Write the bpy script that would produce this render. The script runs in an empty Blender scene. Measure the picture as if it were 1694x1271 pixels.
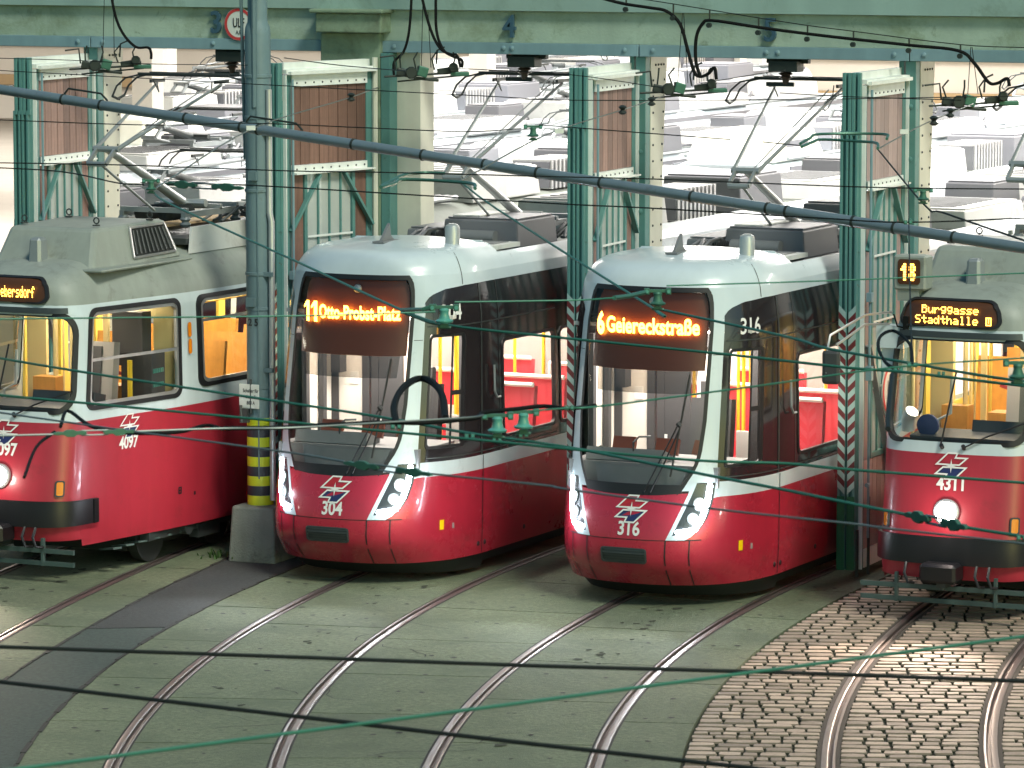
import bpy, bmesh, math, random
import numpy as np
from mathutils import Vector, Matrix

random.seed(7)
sc = bpy.context.scene
col = sc.collection

# ------------------------------------------------------------------ camera, sky, sun, exposure
PSI = math.radians(25.5)
CAM = np.array([17.39, -47.54, 7.5])
PITCH = math.radians(6.438)
FPX, CX, CY = 7050.0, 847.0, 635.5                      # focal length in pixels of the 1694 px photograph
cam = bpy.data.cameras.new('camera')
cam.sensor_width = 36.0
cam.lens = FPX / 1694.0 * 36.0
cam.clip_start, cam.clip_end = 0.5, 600.0
cam.dof.use_dof = True
cam.dof.focus_distance = 46.5
cam.dof.aperture_fstop = 18.0
cam_o = bpy.data.objects.new('camera', cam)
col.objects.link(cam_o)
cam_o.location = CAM
cam_o.rotation_euler = (math.pi / 2 - PITCH, 0, PSI)
sc.camera = cam_o

SUN_EL, SUN_AZ = 50.0, 124.0                            # degrees; azimuth clockwise from +Y
world = bpy.data.worlds.new('World')
sc.world = world
world.use_nodes = True
wn = world.node_tree.nodes
wl = world.node_tree.links
bg = wn['Background']
sky = wn.new('ShaderNodeTexSky')
sky.sky_type = 'NISHITA'
sky.sun_disc = False
sky.sun_elevation = math.radians(6.0)
sky.sun_rotation = math.radians(SUN_AZ)
sky.air_density, sky.dust_density, sky.ozone_density = 1.0, 1.2, 2.0
tint = wn.new('ShaderNodeMix')
tint.data_type = 'RGBA'
tint.blend_type = 'MULTIPLY'
tint.inputs[0].default_value = 1.0
tint.inputs[7].default_value = (0.66, 1.03, 1.13, 1)
wl.new(sky.outputs[0], tint.inputs[6])
wl.new(tint.outputs[2], bg.inputs[0])
bg.inputs[1].default_value = 0.105

sun = bpy.data.lights.new('dusk_light', 'SUN')
sun.energy = 1.75
sun.angle = math.radians(14)
sun.color = (1.0, 0.99, 0.84)
sun_o = bpy.data.objects.new('dusk_light', sun)
col.objects.link(sun_o)
a, e = math.radians(SUN_AZ), math.radians(SUN_EL)
sd = Vector((math.sin(a) * math.cos(e), math.cos(a) * math.cos(e), math.sin(e)))
sun_o.rotation_euler = sd.to_track_quat('Z', 'Y').to_euler()

sc.view_settings.view_transform = 'Standard'
sc.view_settings.look = 'None'
sc.view_settings.gamma = 1.0
sc.view_settings.use_curve_mapping = False
sc.view_settings.exposure = 0.75
try:
    sc.cycles.max_bounces = 8
    sc.cycles.transparent_max_bounces = 16
    sc.cycles.diffuse_bounces = 3
    sc.cycles.glossy_bounces = 3
    sc.cycles.sample_clamp_indirect = 6.0
    sc.cycles.caustics_reflective = False
    sc.cycles.caustics_refractive = False
except Exception:
    pass

# lamps of the lit hall, hung under its roof
HALL_E = 0.84
for (lx, ly, sx, sy, w) in ((-5, 14, 26, 5, 3400), (-9, 26, 30, 5, 3400), (-16, 38, 34, 5, 3400),
                            (-26, 52, 40, 6, 3600), (-2, 4.5, 24, 1.2, 1000), (-36, 24, 12, 30, 3400), (-14, 70, 50, 6, 4200), (-60, 60, 40, 20, 4200), (4, 45, 10, 40, 3600)):
    L = bpy.data.lights.new('hall_lamp', 'AREA')
    L.shape = 'RECTANGLE'
    L.size, L.size_y = sx, sy
    L.energy = w * HALL_E
    L.color = (1.0, 0.95, 0.90)
    o = bpy.data.objects.new('hall_lamp', L)
    o.location = (lx, ly, 6.9)
    col.objects.link(o)

# ------------------------------------------------------------------ measuring helpers (photograph -> world)
Rv = np.array([math.cos(PSI), math.sin(PSI), 0.0])
FHv = np.array([-math.sin(PSI), math.cos(PSI), 0.0])
Zv = np.array([0.0, 0.0, 1.0])
FWv = FHv * math.cos(PITCH) - Zv * math.sin(PITCH)
UPv = FHv * math.sin(PITCH) + Zv * math.cos(PITCH)


def ray(x, y): return FWv + Rv * (x - CX) / FPX - UPv * (y - CY) / FPX
def onz(x, y, z=0.0):
    d = ray(x, y); return CAM + d * (z - CAM[2]) / d[2]
def ony(x, y, yy=0.0):
    d = ray(x, y); return CAM + d * (yy - CAM[1]) / d[1]
def onx(x, y, xx):
    d = ray(x, y); return CAM + d * (xx - CAM[0]) / d[0]
def ond(x, y, dep):
    d = ray(x, y); return CAM + d * dep / d.dot(FHv)
def proj(p):
    v = np.asarray(p, float) - CAM
    k = v.dot(FWv)
    return CX + FPX * v.dot(Rv) / k, CY - FPX * v.dot(UPv) / k, k


# ------------------------------------------------------------------ materials
MATS = {}


def mat(name, color, rough=0.5, metal=0.0, noise=None, bump=None, coat=0.0, spec=None, rand=None, streak=None, dirt=None, dirt2=None):
    """noise=(scale, amount) value mottling; dirt=(colour, scale, lo, hi) patches; streak=(scale, amount) vertical streaks;
    rand=amount random value per object; bump=(scale, strength)"""
    m = bpy.data.materials.new(name)
    m.use_nodes = True
    nt = m.node_tree
    n, l = nt.nodes, nt.links
    b = n['Principled BSDF']
    c = (*color, 1)
    b.inputs['Base Color'].default_value = c
    b.inputs['Roughness'].default_value = rough
    b.inputs['Metallic'].default_value = metal
    if spec is not None:
        b.inputs['Specular IOR Level'].default_value = spec
    if coat:
        b.inputs['Coat Weight'].default_value = coat
        b.inputs['Coat Roughness'].default_value = 0.06
    src = None
    tc = n.new('ShaderNodeTexCoord')
    def rgb():
        nonlocal src
        if src is None:
            r = n.new('ShaderNodeRGB'); r.outputs[0].default_value = c; src = r.outputs[0]
        return src
    def mulval(fac_out, lo, hi):
        nonlocal src
        mr = n.new('ShaderNodeMapRange')
        mr.inputs[3].default_value, mr.inputs[4].default_value = lo, hi
        l.new(fac_out, mr.inputs[0])
        vm = n.new('ShaderNodeVectorMath'); vm.operation = 'SCALE'
        l.new(rgb(), vm.inputs[0]); l.new(mr.outputs[0], vm.inputs[3])
        src = vm.outputs[0]
    if noise:
        t = n.new('ShaderNodeTexNoise'); t.inputs['Scale'].default_value = noise[0]; t.inputs['Detail'].default_value = 9
        t.inputs['Roughness'].default_value = 0.72
        l.new(tc.outputs['Object'], t.inputs['Vector'])
        mulval(t.outputs[0], 1 - 2 * noise[1] + 0.0, 1 + 2 * noise[1])
        mr = n.new('ShaderNodeMapRange'); mr.inputs[3].default_value = max(0.03, rough - 0.12); mr.inputs[4].default_value = min(1, rough + 0.12)
        l.new(t.outputs[0], mr.inputs[0]); l.new(mr.outputs[0], b.inputs['Roughness'])
    if streak:
        mp = n.new('ShaderNodeMapping'); mp.inputs['Scale'].default_value = (streak[0], streak[0], streak[0] * 0.06)
        l.new(tc.outputs['Object'], mp.inputs[0])
        t = n.new('ShaderNodeTexNoise'); t.inputs['Scale'].default_value = 1.0; t.inputs['Detail'].default_value = 5
        l.new(mp.outputs[0], t.inputs['Vector'])
        mulval(t.outputs[0], 1 - 2 * streak[1], 1 + 2 * streak[1])
    for dirt in (dirt, dirt2):
        if not dirt: continue
        t = n.new('ShaderNodeTexNoise'); t.inputs['Scale'].default_value = dirt[1]; t.inputs['Distortion'].default_value = .4; t.inputs['Detail'].default_value = 8
        t.inputs['Roughness'].default_value = 0.7
        l.new(tc.outputs['Object'], t.inputs['Vector'])
        mr = n.new('ShaderNodeMapRange'); mr.inputs[1].default_value, mr.inputs[2].default_value = dirt[2], dirt[3]
        l.new(t.outputs[0], mr.inputs[0])
        mx = n.new('ShaderNodeMix'); mx.data_type = 'RGBA'
        l.new(mr.outputs[0], mx.inputs[0]); l.new(rgb(), mx.inputs[6]); mx.inputs[7].default_value = (*dirt[0], 1)
        src = mx.outputs[2]
    if rand:
        if rand > 0:
            oi = n.new('ShaderNodeObjectInfo'); out = oi.outputs['Random']
        else:
            gi = n.new('ShaderNodeNewGeometry'); out = gi.outputs['Random Per Island']
        mulval(out, 1 - abs(rand), 1 + abs(rand))
    if src is not None:
        l.new(src, b.inputs['Base Color'])
    if bump:
        t = n.new('ShaderNodeTexNoise'); t.inputs['Scale'].default_value = bump[0]; t.inputs['Detail'].default_value = 5
        l.new(tc.outputs['Object'], t.inputs['Vector'])
        bp = n.new('ShaderNodeBump'); bp.inputs['Strength'].default_value = bump[1]; bp.inputs['Distance'].default_value = 0.02
        l.new(t.outputs[0], bp.inputs['Height']); l.new(bp.outputs[0], b.inputs['Normal'])
    MATS[name] = m
    return m


def emat(name, color, strength):
    m = bpy.data.materials.new(name)
    m.use_nodes = True
    n = m.node_tree.nodes
    b = n['Principled BSDF']
    b.inputs['Base Color'].default_value = (*color, 1)
    b.inputs['Emission Color'].default_value = (*color, 1)
    b.inputs['Emission Strength'].default_value = strength
    MATS[name] = m
    return m


def glass(name, tintc=(0.9, 0.95, 0.95), refl=1.0):
    m = bpy.data.materials.new(name)
    m.use_nodes = True
    nt = m.node_tree
    n, l = nt.nodes, nt.links
    n.remove(n['Principled BSDF'])
    out = n['Material Output']
    tr = n.new('ShaderNodeBsdfTransparent'); tr.inputs[0].default_value = (*tintc, 1)
    gl = n.new('ShaderNodeBsdfGlossy'); gl.inputs['Roughness'].default_value = 0.03
    fr = n.new('ShaderNodeFresnel'); fr.inputs[0].default_value = 1.5
    mu = n.new('ShaderNodeMath'); mu.operation = 'MULTIPLY'; mu.inputs[1].default_value = refl; mu.use_clamp = True
    mx = n.new('ShaderNodeMixShader')
    l.new(fr.outputs[0], mu.inputs[0]); l.new(mu.outputs[0], mx.inputs[0])
    l.new(tr.outputs[0], mx.inputs[1]); l.new(gl.outputs[0], mx.inputs[2])
    l.new(mx.outputs[0], out.inputs[0])
    MATS[name] = m
    return m


mat('tram_red', (0.40, 0.020, 0.042), 0.28, noise=(1.2, 0.07), coat=0.5, streak=(6, 0.06), dirt=((0.24, 0.022, 0.03), 3.0, 0.56, 0.82))
mat('tram_red_old', (0.385, 0.024, 0.042), 0.36, noise=(1.6, 0.08), coat=0.25, streak=(7, 0.07), dirt=((0.24, 0.025, 0.032), 2.2, 0.56, 0.80))
mat('tram_white', (0.55, 0.635, 0.675), 0.3, noise=(1.5, 0.03), coat=0.4, streak=(8, 0.03))
mat('tram_white_old', (0.54, 0.62, 0.645), 0.38, noise=(2, 0.04), coat=0.2, streak=(9, 0.05))
mat('roof_grey', (0.26, 0.29, 0.26), 0.5, noise=(3, 0.08), streak=(9, 0.08), dirt=((0.12, 0.12, 0.10), 2.5, 0.55, 0.8))
mat('roof_white', (0.62, 0.63, 0.61), 0.5, noise=(3, 0.05), dirt=((0.30, 0.29, 0.26), 1.6, 0.55, 0.85))
mat('band_black', (0.022, 0.018, 0.020), 0.09, noise=(2, 0.1), coat=0.6)
mat('rubber', (0.012, 0.012, 0.014), 0.5)
mat('bumper_black', (0.011, 0.010, 0.012), 0.32, noise=(5, 0.2))
mat('plastic_dark', (0.035, 0.038, 0.042), 0.5, noise=(8, 0.1))
mat('dash_grey', (0.20, 0.20, 0.20), 0.6, noise=(8, 0.08))
mat('plastic_grey', (0.16, 0.17, 0.18), 0.5, noise=(8, 0.08))
mat('steel_grey', (0.30, 0.33, 0.34), 0.42, 0.4, noise=(6, 0.12))
mat('steel_light', (0.52, 0.54, 0.55), 0.35, 0.5, noise=(6, 0.08))
mat('steel_dark', (0.07, 0.08, 0.08), 0.45, 0.5, noise=(6, 0.15))
mat('aluminium', (0.60, 0.60, 0.60), 0.35, 0.8, noise=(6, 0.06))
mat('guard_paint', (0.050, 0.080, 0.074), 0.5, noise=(6, 0.15))
mat('under_dark', (0.018, 0.02, 0.02), 0.7, noise=(4, 0.2))
mat('interior_white', (0.78, 0.74, 0.68), 0.5)
mat('interior_yellow', (0.78, 0.58, 0.10), 0.5)
mat('interior_cream', (0.74, 0.60, 0.28), 0.5)
mat('interior_red', (0.55, 0.03, 0.05), 0.5)
mat('interior_dark', (0.06, 0.058, 0.06), 0.6)
mat('interior_grey', (0.34, 0.31, 0.29), 0.55)
mat('pole_yellow', (0.80, 0.52, 0.03), 0.35)
mat('seat_orange', (0.62, 0.30, 0.06), 0.45, noise=(9, 0.12), streak=(20, 0.1))
mat('seat_blue', (0.02, 0.03, 0.09), 0.7)
mat('emblem_white', (0.78, 0.78, 0.76), 0.4)
mat('emblem_navy', (0.02, 0.03, 0.11), 0.4)
mat('emblem_red', (0.42, 0.02, 0.03), 0.4)
mat('sticker_yellow', (0.85, 0.55, 0.0), 0.4)
mat('lamp_amber', (0.75, 0.22, 0.01), 0.25)
mat('lamp_inner', (0.05, 0.055, 0.06), 0.2, 0.5)
mat('display_brown', (0.17, 0.042, 0.014), 0.35)
mat('display_black', (0.075, 0.026, 0.008), 0.45)
glass('glass_clear', (0.90, 0.93, 0.93), 0.5)
glass('glass_dim', (0.55, 0.56, 0.56), 1.0)
emat('led_amber', (1.0, 0.46, 0.05), 10.0)
emat('led_amber_old', (1.0, 0.50, 0.07), 5.0)
emat('led_white', (0.80, 0.90, 1.0), 42.0)
emat('lamp_white', (0.9, 0.95, 1.0), 18.0)
emat('lamp_warm', (1.0, 0.86, 0.78), 30.0)
emat('cabin_light', (1.0, 0.86, 0.66), 16.0)
emat('cab_light', (1.0, 0.88, 0.78), 15.0)
emat('saloon_light', (1.0, 0.90, 0.78), 22.0)
mat('green_paint', (0.095, 0.240, 0.225), 0.45, noise=(2.5, 0.12), streak=(6, 0.10), dirt=((0.045, 0.07, 0.055), 5, 0.60, 0.8), dirt2=((0.14, 0.085, 0.05), 11, 0.665, 0.72))
mat('green_deep', (0.018, 0.135, 0.060), 0.5, noise=(3, 0.12))
mat('teal_steel', (0.20, 0.32, 0.36), 0.45, noise=(2.5, 0.10), streak=(5, 0.10))
mat('mast_paint', (0.140, 0.215, 0.235), 0.5, noise=(3, 0.12), streak=(6, 0.12), dirt=((0.06, 0.06, 0.05), 6, 0.62, 0.85), dirt2=((0.15, 0.10, 0.065), 10, 0.67, 0.74))
mat('beam_plaster', (0.345, 0.455, 0.375), 0.8, noise=(2.0, 0.12), bump=(30, 0.25), dirt=((0.15, 0.205, 0.11), 1.1, 0.50, 0.78), dirt2=((0.10, 0.125, 0.075), 5.0, 0.58, 0.80), streak=(4, 0.09))
mat('fascia_plaster', (0.27, 0.40, 0.365), 0.75, noise=(1.5, 0.10), streak=(3, 0.08), dirt=((0.13, 0.19, 0.13), 1.3, 0.55, 0.8))
mat('pillar_plaster', (0.205, 0.285, 0.200), 0.85, noise=(4, 0.14), bump=(22, 0.4), dirt=((0.09, 0.09, 0.055), 1.8, 0.5, 0.78))
mat('cream_steel', (0.64, 0.64, 0.54), 0.5, noise=(3, 0.06), streak=(6, 0.05))
mat('cream_wall', (0.80, 0.77, 0.69), 0.8, noise=(1, 0.05))
mat('door_white', (0.76, 0.80, 0.77), 0.5, noise=(4, 0.08), streak=(6, 0.08))
mat('plank_weathered', (0.27, 0.165, 0.14), 0.7, noise=(14, 0.16), streak=(28, 0.26), rand=0.28, dirt=((0.40, 0.31, 0.29), 7, 0.56, 0.80))
mat('plank_brown', (0.175, 0.095, 0.072), 0.7, noise=(14, 0.16), streak=(28, 0.24), rand=0.30, dirt=((0.36, 0.28, 0.26), 7, 0.60, 0.82))
mat('plank_pale', (0.38, 0.28, 0.27), 0.7, noise=(14, 0.10), streak=(28, 0.14), rand=0.16, dirt=((0.40, 0.32, 0.31), 7, 0.58, 0.85))
mat('concrete', (0.122, 0.148, 0.086), 0.82, noise=(17, 0.62), bump=(60, 0.6), rand=0.12, dirt=((0.072, 0.096, 0.054), 0.8, 0.44, 0.70), dirt2=((0.045, 0.050, 0.036), 2.6, 0.60, 0.74))
mat('concrete_base', (0.175, 0.195, 0.165), 0.85, noise=(4, 0.18), bump=(50, 0.4), streak=(5, 0.2), dirt=((0.05, 0.055, 0.045), 2.5, 0.55, 0.75))
mat('asphalt_new', (0.040, 0.044, 0.042), 0.85, noise=(20, 0.70), bump=(140, 0.6), dirt=((0.035, 0.038, 0.038), 1.6, 0.50, 0.80))
mat('asphalt_old', (0.048, 0.068, 0.057), 0.85, noise=(20, 0.65), bump=(140, 0.6), dirt=((0.042, 0.06, 0.052), 1.4, 0.50, 0.80), dirt2=((0.075, 0.09, 0.075), 3.2, 0.62, 0.75))
mat('sett_rim_shaded', (0.15, 0.122, 0.085), 0.85, noise=(16, 0.3))  # dirty stone edge, darkened further to paint in the shading of rounded rims
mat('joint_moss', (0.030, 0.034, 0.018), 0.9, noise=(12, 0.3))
mat('rail_dirt', (0.050, 0.040, 0.030), 0.9, noise=(40, 0.3), bump=(60, 0.6))
mat('oil', (0.050, 0.056, 0.040), 0.9, spec=0.1)
mat('bitumen', (0.022, 0.022, 0.018), 0.8, noise=(30, 0.3), bump=(60, 0.6))
mat('ground_soil', (0.012, 0.017, 0.010), 0.9, noise=(20, 0.3))
mat('sett_stone', (0.345, 0.255, 0.195), 0.7, noise=(9, 0.20), bump=(34, 0.55), rand=0.36, dirt=((0.15, 0.125, 0.10), 14, 0.52, 0.78), dirt2=((0.10, 0.11, 0.075), 1.3, 0.56, 0.72))
mat('sett_stone_far', (0.345, 0.255, 0.195), 0.7, noise=(9, 0.20), bump=(34, 0.55), rand=-0.36, dirt=((0.15, 0.125, 0.10), 14, 0.52, 0.78))
mat('rail_steel', (0.17, 0.14, 0.13), 0.46, 0.75, noise=(5, 0.10), streak=(3, 0.05))
mat('rail_rust', (0.11, 0.075, 0.065), 0.55, 0.5, noise=(18, 0.2))
mat('wire_green', (0.030, 0.165, 0.105), 0.5, 0.2, noise=(8, 0.15))
mat('wire_dark', (0.014, 0.018, 0.017), 0.7, 0.0, spec=0.2)
mat('wire_grey', (0.16, 0.19, 0.18), 0.45, 0.5)
mat('cable_black', (0.008, 0.009, 0.009), 0.85, spec=0.15)
mat('insulator_teal', (0.085, 0.310, 0.250), 0.3, coat=0.4)
mat('fitting_green', (0.055, 0.165, 0.115), 0.45, 0.3, noise=(12, 0.2))
mat('fitting_dark', (0.035, 0.045, 0.040), 0.5, 0.4, noise=(14, 0.2))
mat('insulator_brown', (0.075, 0.050, 0.035), 0.3)
mat('pipe_blue', (0.150, 0.205, 0.240), 0.35, 0.2, noise=(3, 0.10), coat=0.2, dirt=((0.10, 0.10, 0.10), 5, 0.60, 0.85))
mat('hazard_yellow', (0.56, 0.62, 0.02), 0.5, noise=(5, 0.08))
mat('hazard_black', (0.03, 0.035, 0.045), 0.5)
mat('hazard_red', (0.13, 0.022, 0.025), 0.5)
mat('hazard_white', (0.33, 0.50, 0.48), 0.5)
mat('sign_white', (0.64, 0.68, 0.64), 0.5, noise=(5, 0.06))
mat('sign_red', (0.52, 0.05, 0.05), 0.5)
mat('sign_black', (0.02, 0.02, 0.022), 0.5)
mat('number_blue', (0.040, 0.095, 0.140), 0.5, noise=(6, 0.08))
mat('weed_green', (0.05, 0.11, 0.025), 0.8)
mat('hall_floor', (0.42, 0.39, 0.34), 0.8, noise=(0.5, 0.1))
mat('beige_grating', (0.50, 0.36, 0.20), 0.7)
mat('lilac_grey', (0.155, 0.16, 0.18), 0.45, noise=(3, 0.05))
glass('blind', (0.42, 0.38, 0.33), 1.6)
glass('pane_frosted', (0.55, 0.62, 0.58), 1.0)
m_ = mat('pane_milky', (0.85, 0.89, 0.87), 0.35, noise=(3, 0.06))
_n, _l = m_.node_tree.nodes, m_.node_tree.links
_t = _n.new('ShaderNodeBsdfTransparent'); _t.inputs[0].default_value = (0.80, 0.86, 0.83, 1)
_x = _n.new('ShaderNodeMixShader'); _x.inputs[0].default_value = 0.60
_l.new(_n['Principled BSDF'].outputs[0], _x.inputs[1]); _l.new(_t.outputs[0], _x.inputs[2]); _l.new(_x.outputs[0], _n['Material Output'].inputs[0])
M = MATS


# ------------------------------------------------------------------ mesh helpers
def tag(o, label=None, cat=None, group=None, kind=None):
    if label: o['label'] = label
    if cat: o['category'] = cat
    if group: o['group'] = group
    if kind: o['kind'] = kind
    return o


def empty(name, loc=(0, 0, 0), rz=0.0, parent=None):
    o = bpy.data.objects.new(name, None)
    o.empty_display_size = 0.2
    o.location = loc
    o.rotation_euler = (0, 0, rz)
    o.parent = parent
    col.objects.link(o)
    return o


# pieces that are told apart are built one by one; rows of tiny ones stay joined
SPLIT = {'seam', 'cross_bar', 'glazing_bar', 'insulating_rod', 'wall_rail', 'edge_trim', 'marker_lamp', 'louvre_slat', 'walkway_grating', 'roof_walkway', 'lifting_eye', 'ceiling_light',
         'passenger_seat_', 'frame', 'roof_pipe', 'bolt', 'jaw', 'twin_rod', 'horn', 'clamp', 'window_band_', 'hatch_panel', 'ground_bolt', 'life_guard', 'cabinet_label', 'lower_step', 'cooling_blade', 'lining_window', 'door_post', 'seat_panel', 'steel_flange', 'ceiling_rail', 'barrier_tape'}
SMALL = {'rivet', 'flange_bolt', 'column_bolt', 'led_strip', 'fin_blades', 'vent_slots', 'grille_slat', 'cabinet_label', 'jacking_point', 'corrugated_hose', 'band_moulding', 'roof_seam', 'louvre_slat_'}


class MB:
    def __init__(s):
        s.v, s.f = [], []

    def add(s, verts, faces):
        k = len(s.v)
        s.v.extend([tuple(map(float, p)) for p in verts])
        s.f.extend([tuple(i + k for i in f) for f in faces])
        return s

    def box(s, c, size, rz=0.0, rx=0.0, ry=0.0, taper=None):
        x, y, z = (q / 2 for q in size)
        pts = [(-x, -y, -z), (x, -y, -z), (x, y, -z), (-x, y, -z), (-x, -y, z), (x, -y, z), (x, y, z), (-x, y, z)]
        if taper:
            pts = pts[:4] + [(p[0] * taper[0], p[1] * taper[1], p[2]) for p in pts[4:]]
        if rz or rx or ry:
            mt = Matrix.Rotation(rz, 3, 'Z') @ Matrix.Rotation(ry, 3, 'Y') @ Matrix.Rotation(rx, 3, 'X')
            pts = [tuple(mt @ Vector(p)) for p in pts]
        pts = [(p[0] + c[0], p[1] + c[1], p[2] + c[2]) for p in pts]
        return s.add(pts, [(0, 3, 2, 1), (4, 5, 6, 7), (0, 1, 5, 4), (1, 2, 6, 5), (2, 3, 7, 6), (3, 0, 4, 7)])

    def b2(s, p0, p1):
        return s.box([(p0[i] + p1[i]) / 2 for i in range(3)], [abs(p1[i] - p0[i]) for i in range(3)])

    def bar(s, p, q, w, h, up=(0, 0, 1)):
        p, q, up = Vector(p), Vector(q), Vector(up)
        d = (q - p).normalized()
        sx = d.cross(up)
        if sx.length < 1e-5: sx = d.cross(Vector((1, 0, 0)))
        sx.normalize(); u = sx.cross(d)
        pts = []
        for b in (p, q):
            for (i, j) in ((-1, -1), (1, -1), (1, 1), (-1, 1)):
                pts.append(b + sx * (i * w / 2) + u * (j * h / 2))
        return s.add(pts, [(0, 1, 2, 3), (7, 6, 5, 4), (0, 4, 5, 1), (1, 5, 6, 2), (2, 6, 7, 3), (3, 7, 4, 0)])

    def tube(s, pts, r, n=8, caps=True):
        pts = [Vector(p) for p in pts]
        if not isinstance(r, (list, tuple)): r = [r] * len(pts)
        rings = []
        ref = None
        for i, p in enumerate(pts):
            d = (pts[min(i + 1, len(pts) - 1)] - pts[max(i - 1, 0)])
            if d.length < 1e-9: d = Vector((0, 0, 1))
            d.normalize()
            if ref is None:
                ref = d.cross(Vector((0, 0, 1)))
                if ref.length < 1e-3: ref = d.cross(Vector((1, 0, 0)))
            ref = ref - d * ref.dot(d)
            ref.normalize()
            b = d.cross(ref)
            rings.append([p + (ref * math.cos(2 * math.pi * k / n) + b * math.sin(2 * math.pi * k / n)) * r[i] for k in range(n)])
        v = [q for ring in rings for q in ring]
        f = []
        for i in range(len(rings) - 1):
            for k in range(n):
                k2 = (k + 1) % n
                f.append((i * n + k, i * n + k2, (i + 1) * n + k2, (i + 1) * n + k))
        if caps:
            f.append(tuple(range(n))[::-1])
            f.append(tuple((len(rings) - 1) * n + k for k in range(n)))
        return s.add(v, f)

    def lathe(s, prof, c=(0, 0, 0), n=14, axis=(0, 0, 1)):
        """prof: list of (radius, height along axis)"""
        ax = Vector(axis).normalized()
        rx = ax.cross(Vector((0, 0, 1)))
        if rx.length < 1e-3: rx = Vector((1, 0, 0))
        rx.normalize(); ry = ax.cross(rx)
        c = Vector(c)
        v = []
        for (r, h) in prof:
            for k in range(n):
                t = 2 * math.pi * k / n
                v.append(c + ax * h + (rx * math.cos(t) + ry * math.sin(t)) * max(r, 1e-4))
        f = []
        for i in range(len(prof) - 1):
            for k in range(n):
                k2 = (k + 1) % n
                f.append((i * n + k, i * n + k2, (i + 1) * n + k2, (i + 1) * n + k))
        f.append(tuple(range(n))[::-1])
        f.append(tuple((len(prof) - 1) * n + k for k in range(n)))
        return s.add(v, f)

    def prism(s, poly, p0, ex, ey, ez, depth):
        """polygon (2D) in plane p0 + x*ex + y*ey, extruded by depth along ez"""
        p0, ex, ey, ez = Vector(p0), Vector(ex), Vector(ey), Vector(ez)
        a = [p0 + ex * x + ey * y for x, y in poly]
        b = [q + ez * depth for q in a]
        n = len(poly)
        f = [tuple(range(n)), tuple(range(2 * n - 1, n - 1, -1))]
        for i in range(n):
            j = (i + 1) % n
            f.append((i, i + n, j + n, j))
        return s.add(a + b, f)

    def mesh(s, name, smooth=None):
        me = bpy.data.meshes.new(name)
        me.from_pydata(s.v, [], s.f)
        me.validate()
        bm = bmesh.new(); bm.from_mesh(me)
        bmesh.ops.recalc_face_normals(bm, faces=bm.faces) if smooth != 'keep' else None
        bm.to_mesh(me); bm.free()
        if smooth:
            me.shade_smooth()
            try: me.set_sharp_from_angle(angle=math.radians(40 if smooth is True or smooth == 'keep' else smooth))
            except Exception: pass
        return me

    def pieces(s):
        n = len(s.v); par = list(range(n))
        def fd(i):
            while par[i] != i: par[i] = par[par[i]]; i = par[i]
            return i
        for f in s.f:
            r = fd(f[0])
            for i in f[1:]: par[fd(i)] = r
        out = {}
        for f in s.f: out.setdefault(fd(f[0]), []).append(f)
        res = []
        for fs in out.values():
            ids = sorted({i for f in fs for i in f}); mp_ = {i: k for k, i in enumerate(ids)}
            b = MB(); b.v = [s.v[i] for i in ids]; b.f = [tuple(mp_[i] for i in f) for f in fs]; res.append(b)
        return res

    def build(s, name, m, parent=None, smooth=None, bev=0.0, loc=None):
        if name in SPLIT:
            ps = s.pieces()
            if len(ps) > 1:
                first = None
                for p in ps:
                    o = p._one(name, m, parent, smooth, bev, loc); first = first or o
                return first
        o = s._one(name, m, parent, smooth, bev, loc)
        if name in SMALL and parent is not None: o['kind'] = 'stuff'
        return o

    def _one(s, name, m, parent, smooth, bev, loc):
        me = s.mesh(name, smooth)
        me.materials.append(m if not isinstance(m, str) else M[m])
        return link(name, me, parent, bev, loc)


def link(name, me, parent=None, bev=0.0, loc=None):
    o = bpy.data.objects.new(name, me)
    o.parent = parent
    if loc is not None: o.location = loc
    col.objects.link(o)
    if bev:
        md = o.modifiers.new('bevel', 'BEVEL'); md.width = bev; md.segments = 2; md.limit_method = 'ANGLE'; md.angle_limit = math.radians(40)
    return o


def children(o): return [c for c in bpy.data.objects if c.parent == o]


_tc = {}


def text2d(txt, size=1.0, bold=0.0, sx=1.0, align='CENTER'):
    """flat letters as (verts2d, faces), centred on the given alignment"""
    key = (txt, size, bold, sx, align)
    if key in _tc: return _tc[key]
    cu = bpy.data.curves.new('t', 'FONT')
    cu.body = txt; cu.size = size; cu.offset = bold; cu.align_x = align; cu.align_y = 'CENTER'; cu.resolution_u = 4
    ob = bpy.data.objects.new('t', cu)
    col.objects.link(ob)
    dg = bpy.context.evaluated_depsgraph_get()
    me = bpy.data.meshes.new_from_object(ob.evaluated_get(dg))
    v = [(p.co.x * sx, p.co.y) for p in me.vertices]
    f = [tuple(p.vertices) for p in me.polygons]
    bpy.data.objects.remove(ob); bpy.data.curves.remove(cu); bpy.data.meshes.remove(me)
    _tc[key] = (v, f)
    return v, f


def text_on(mb, txt, p0, ex, ey, size, bold=0.0, sx=1.0, depth=0.0, align='CENTER'):
    v, f = text2d(txt, size, bold, sx, align)
    p0, ex, ey = Vector(p0), Vector(ex), Vector(ey)
    ez = ex.cross(ey)
    a = [p0 + ex * x + ey * y for x, y in v]
    if depth:
        n = len(a)
        edges = {}
        for q in f:
            for i in range(len(q)):
                e_ = (q[i], q[(i + 1) % len(q)]); edges[e_] = 1
        side = [(i, j, j + n, i + n) for (i, j) in edges if (j, i) not in edges]
        mb.add(a + [q - ez * depth for q in a], list(f) + [tuple(k + n for k in reversed(q)) for q in f] + side)
    else:
        mb.add(a, f)
    return mb
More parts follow.
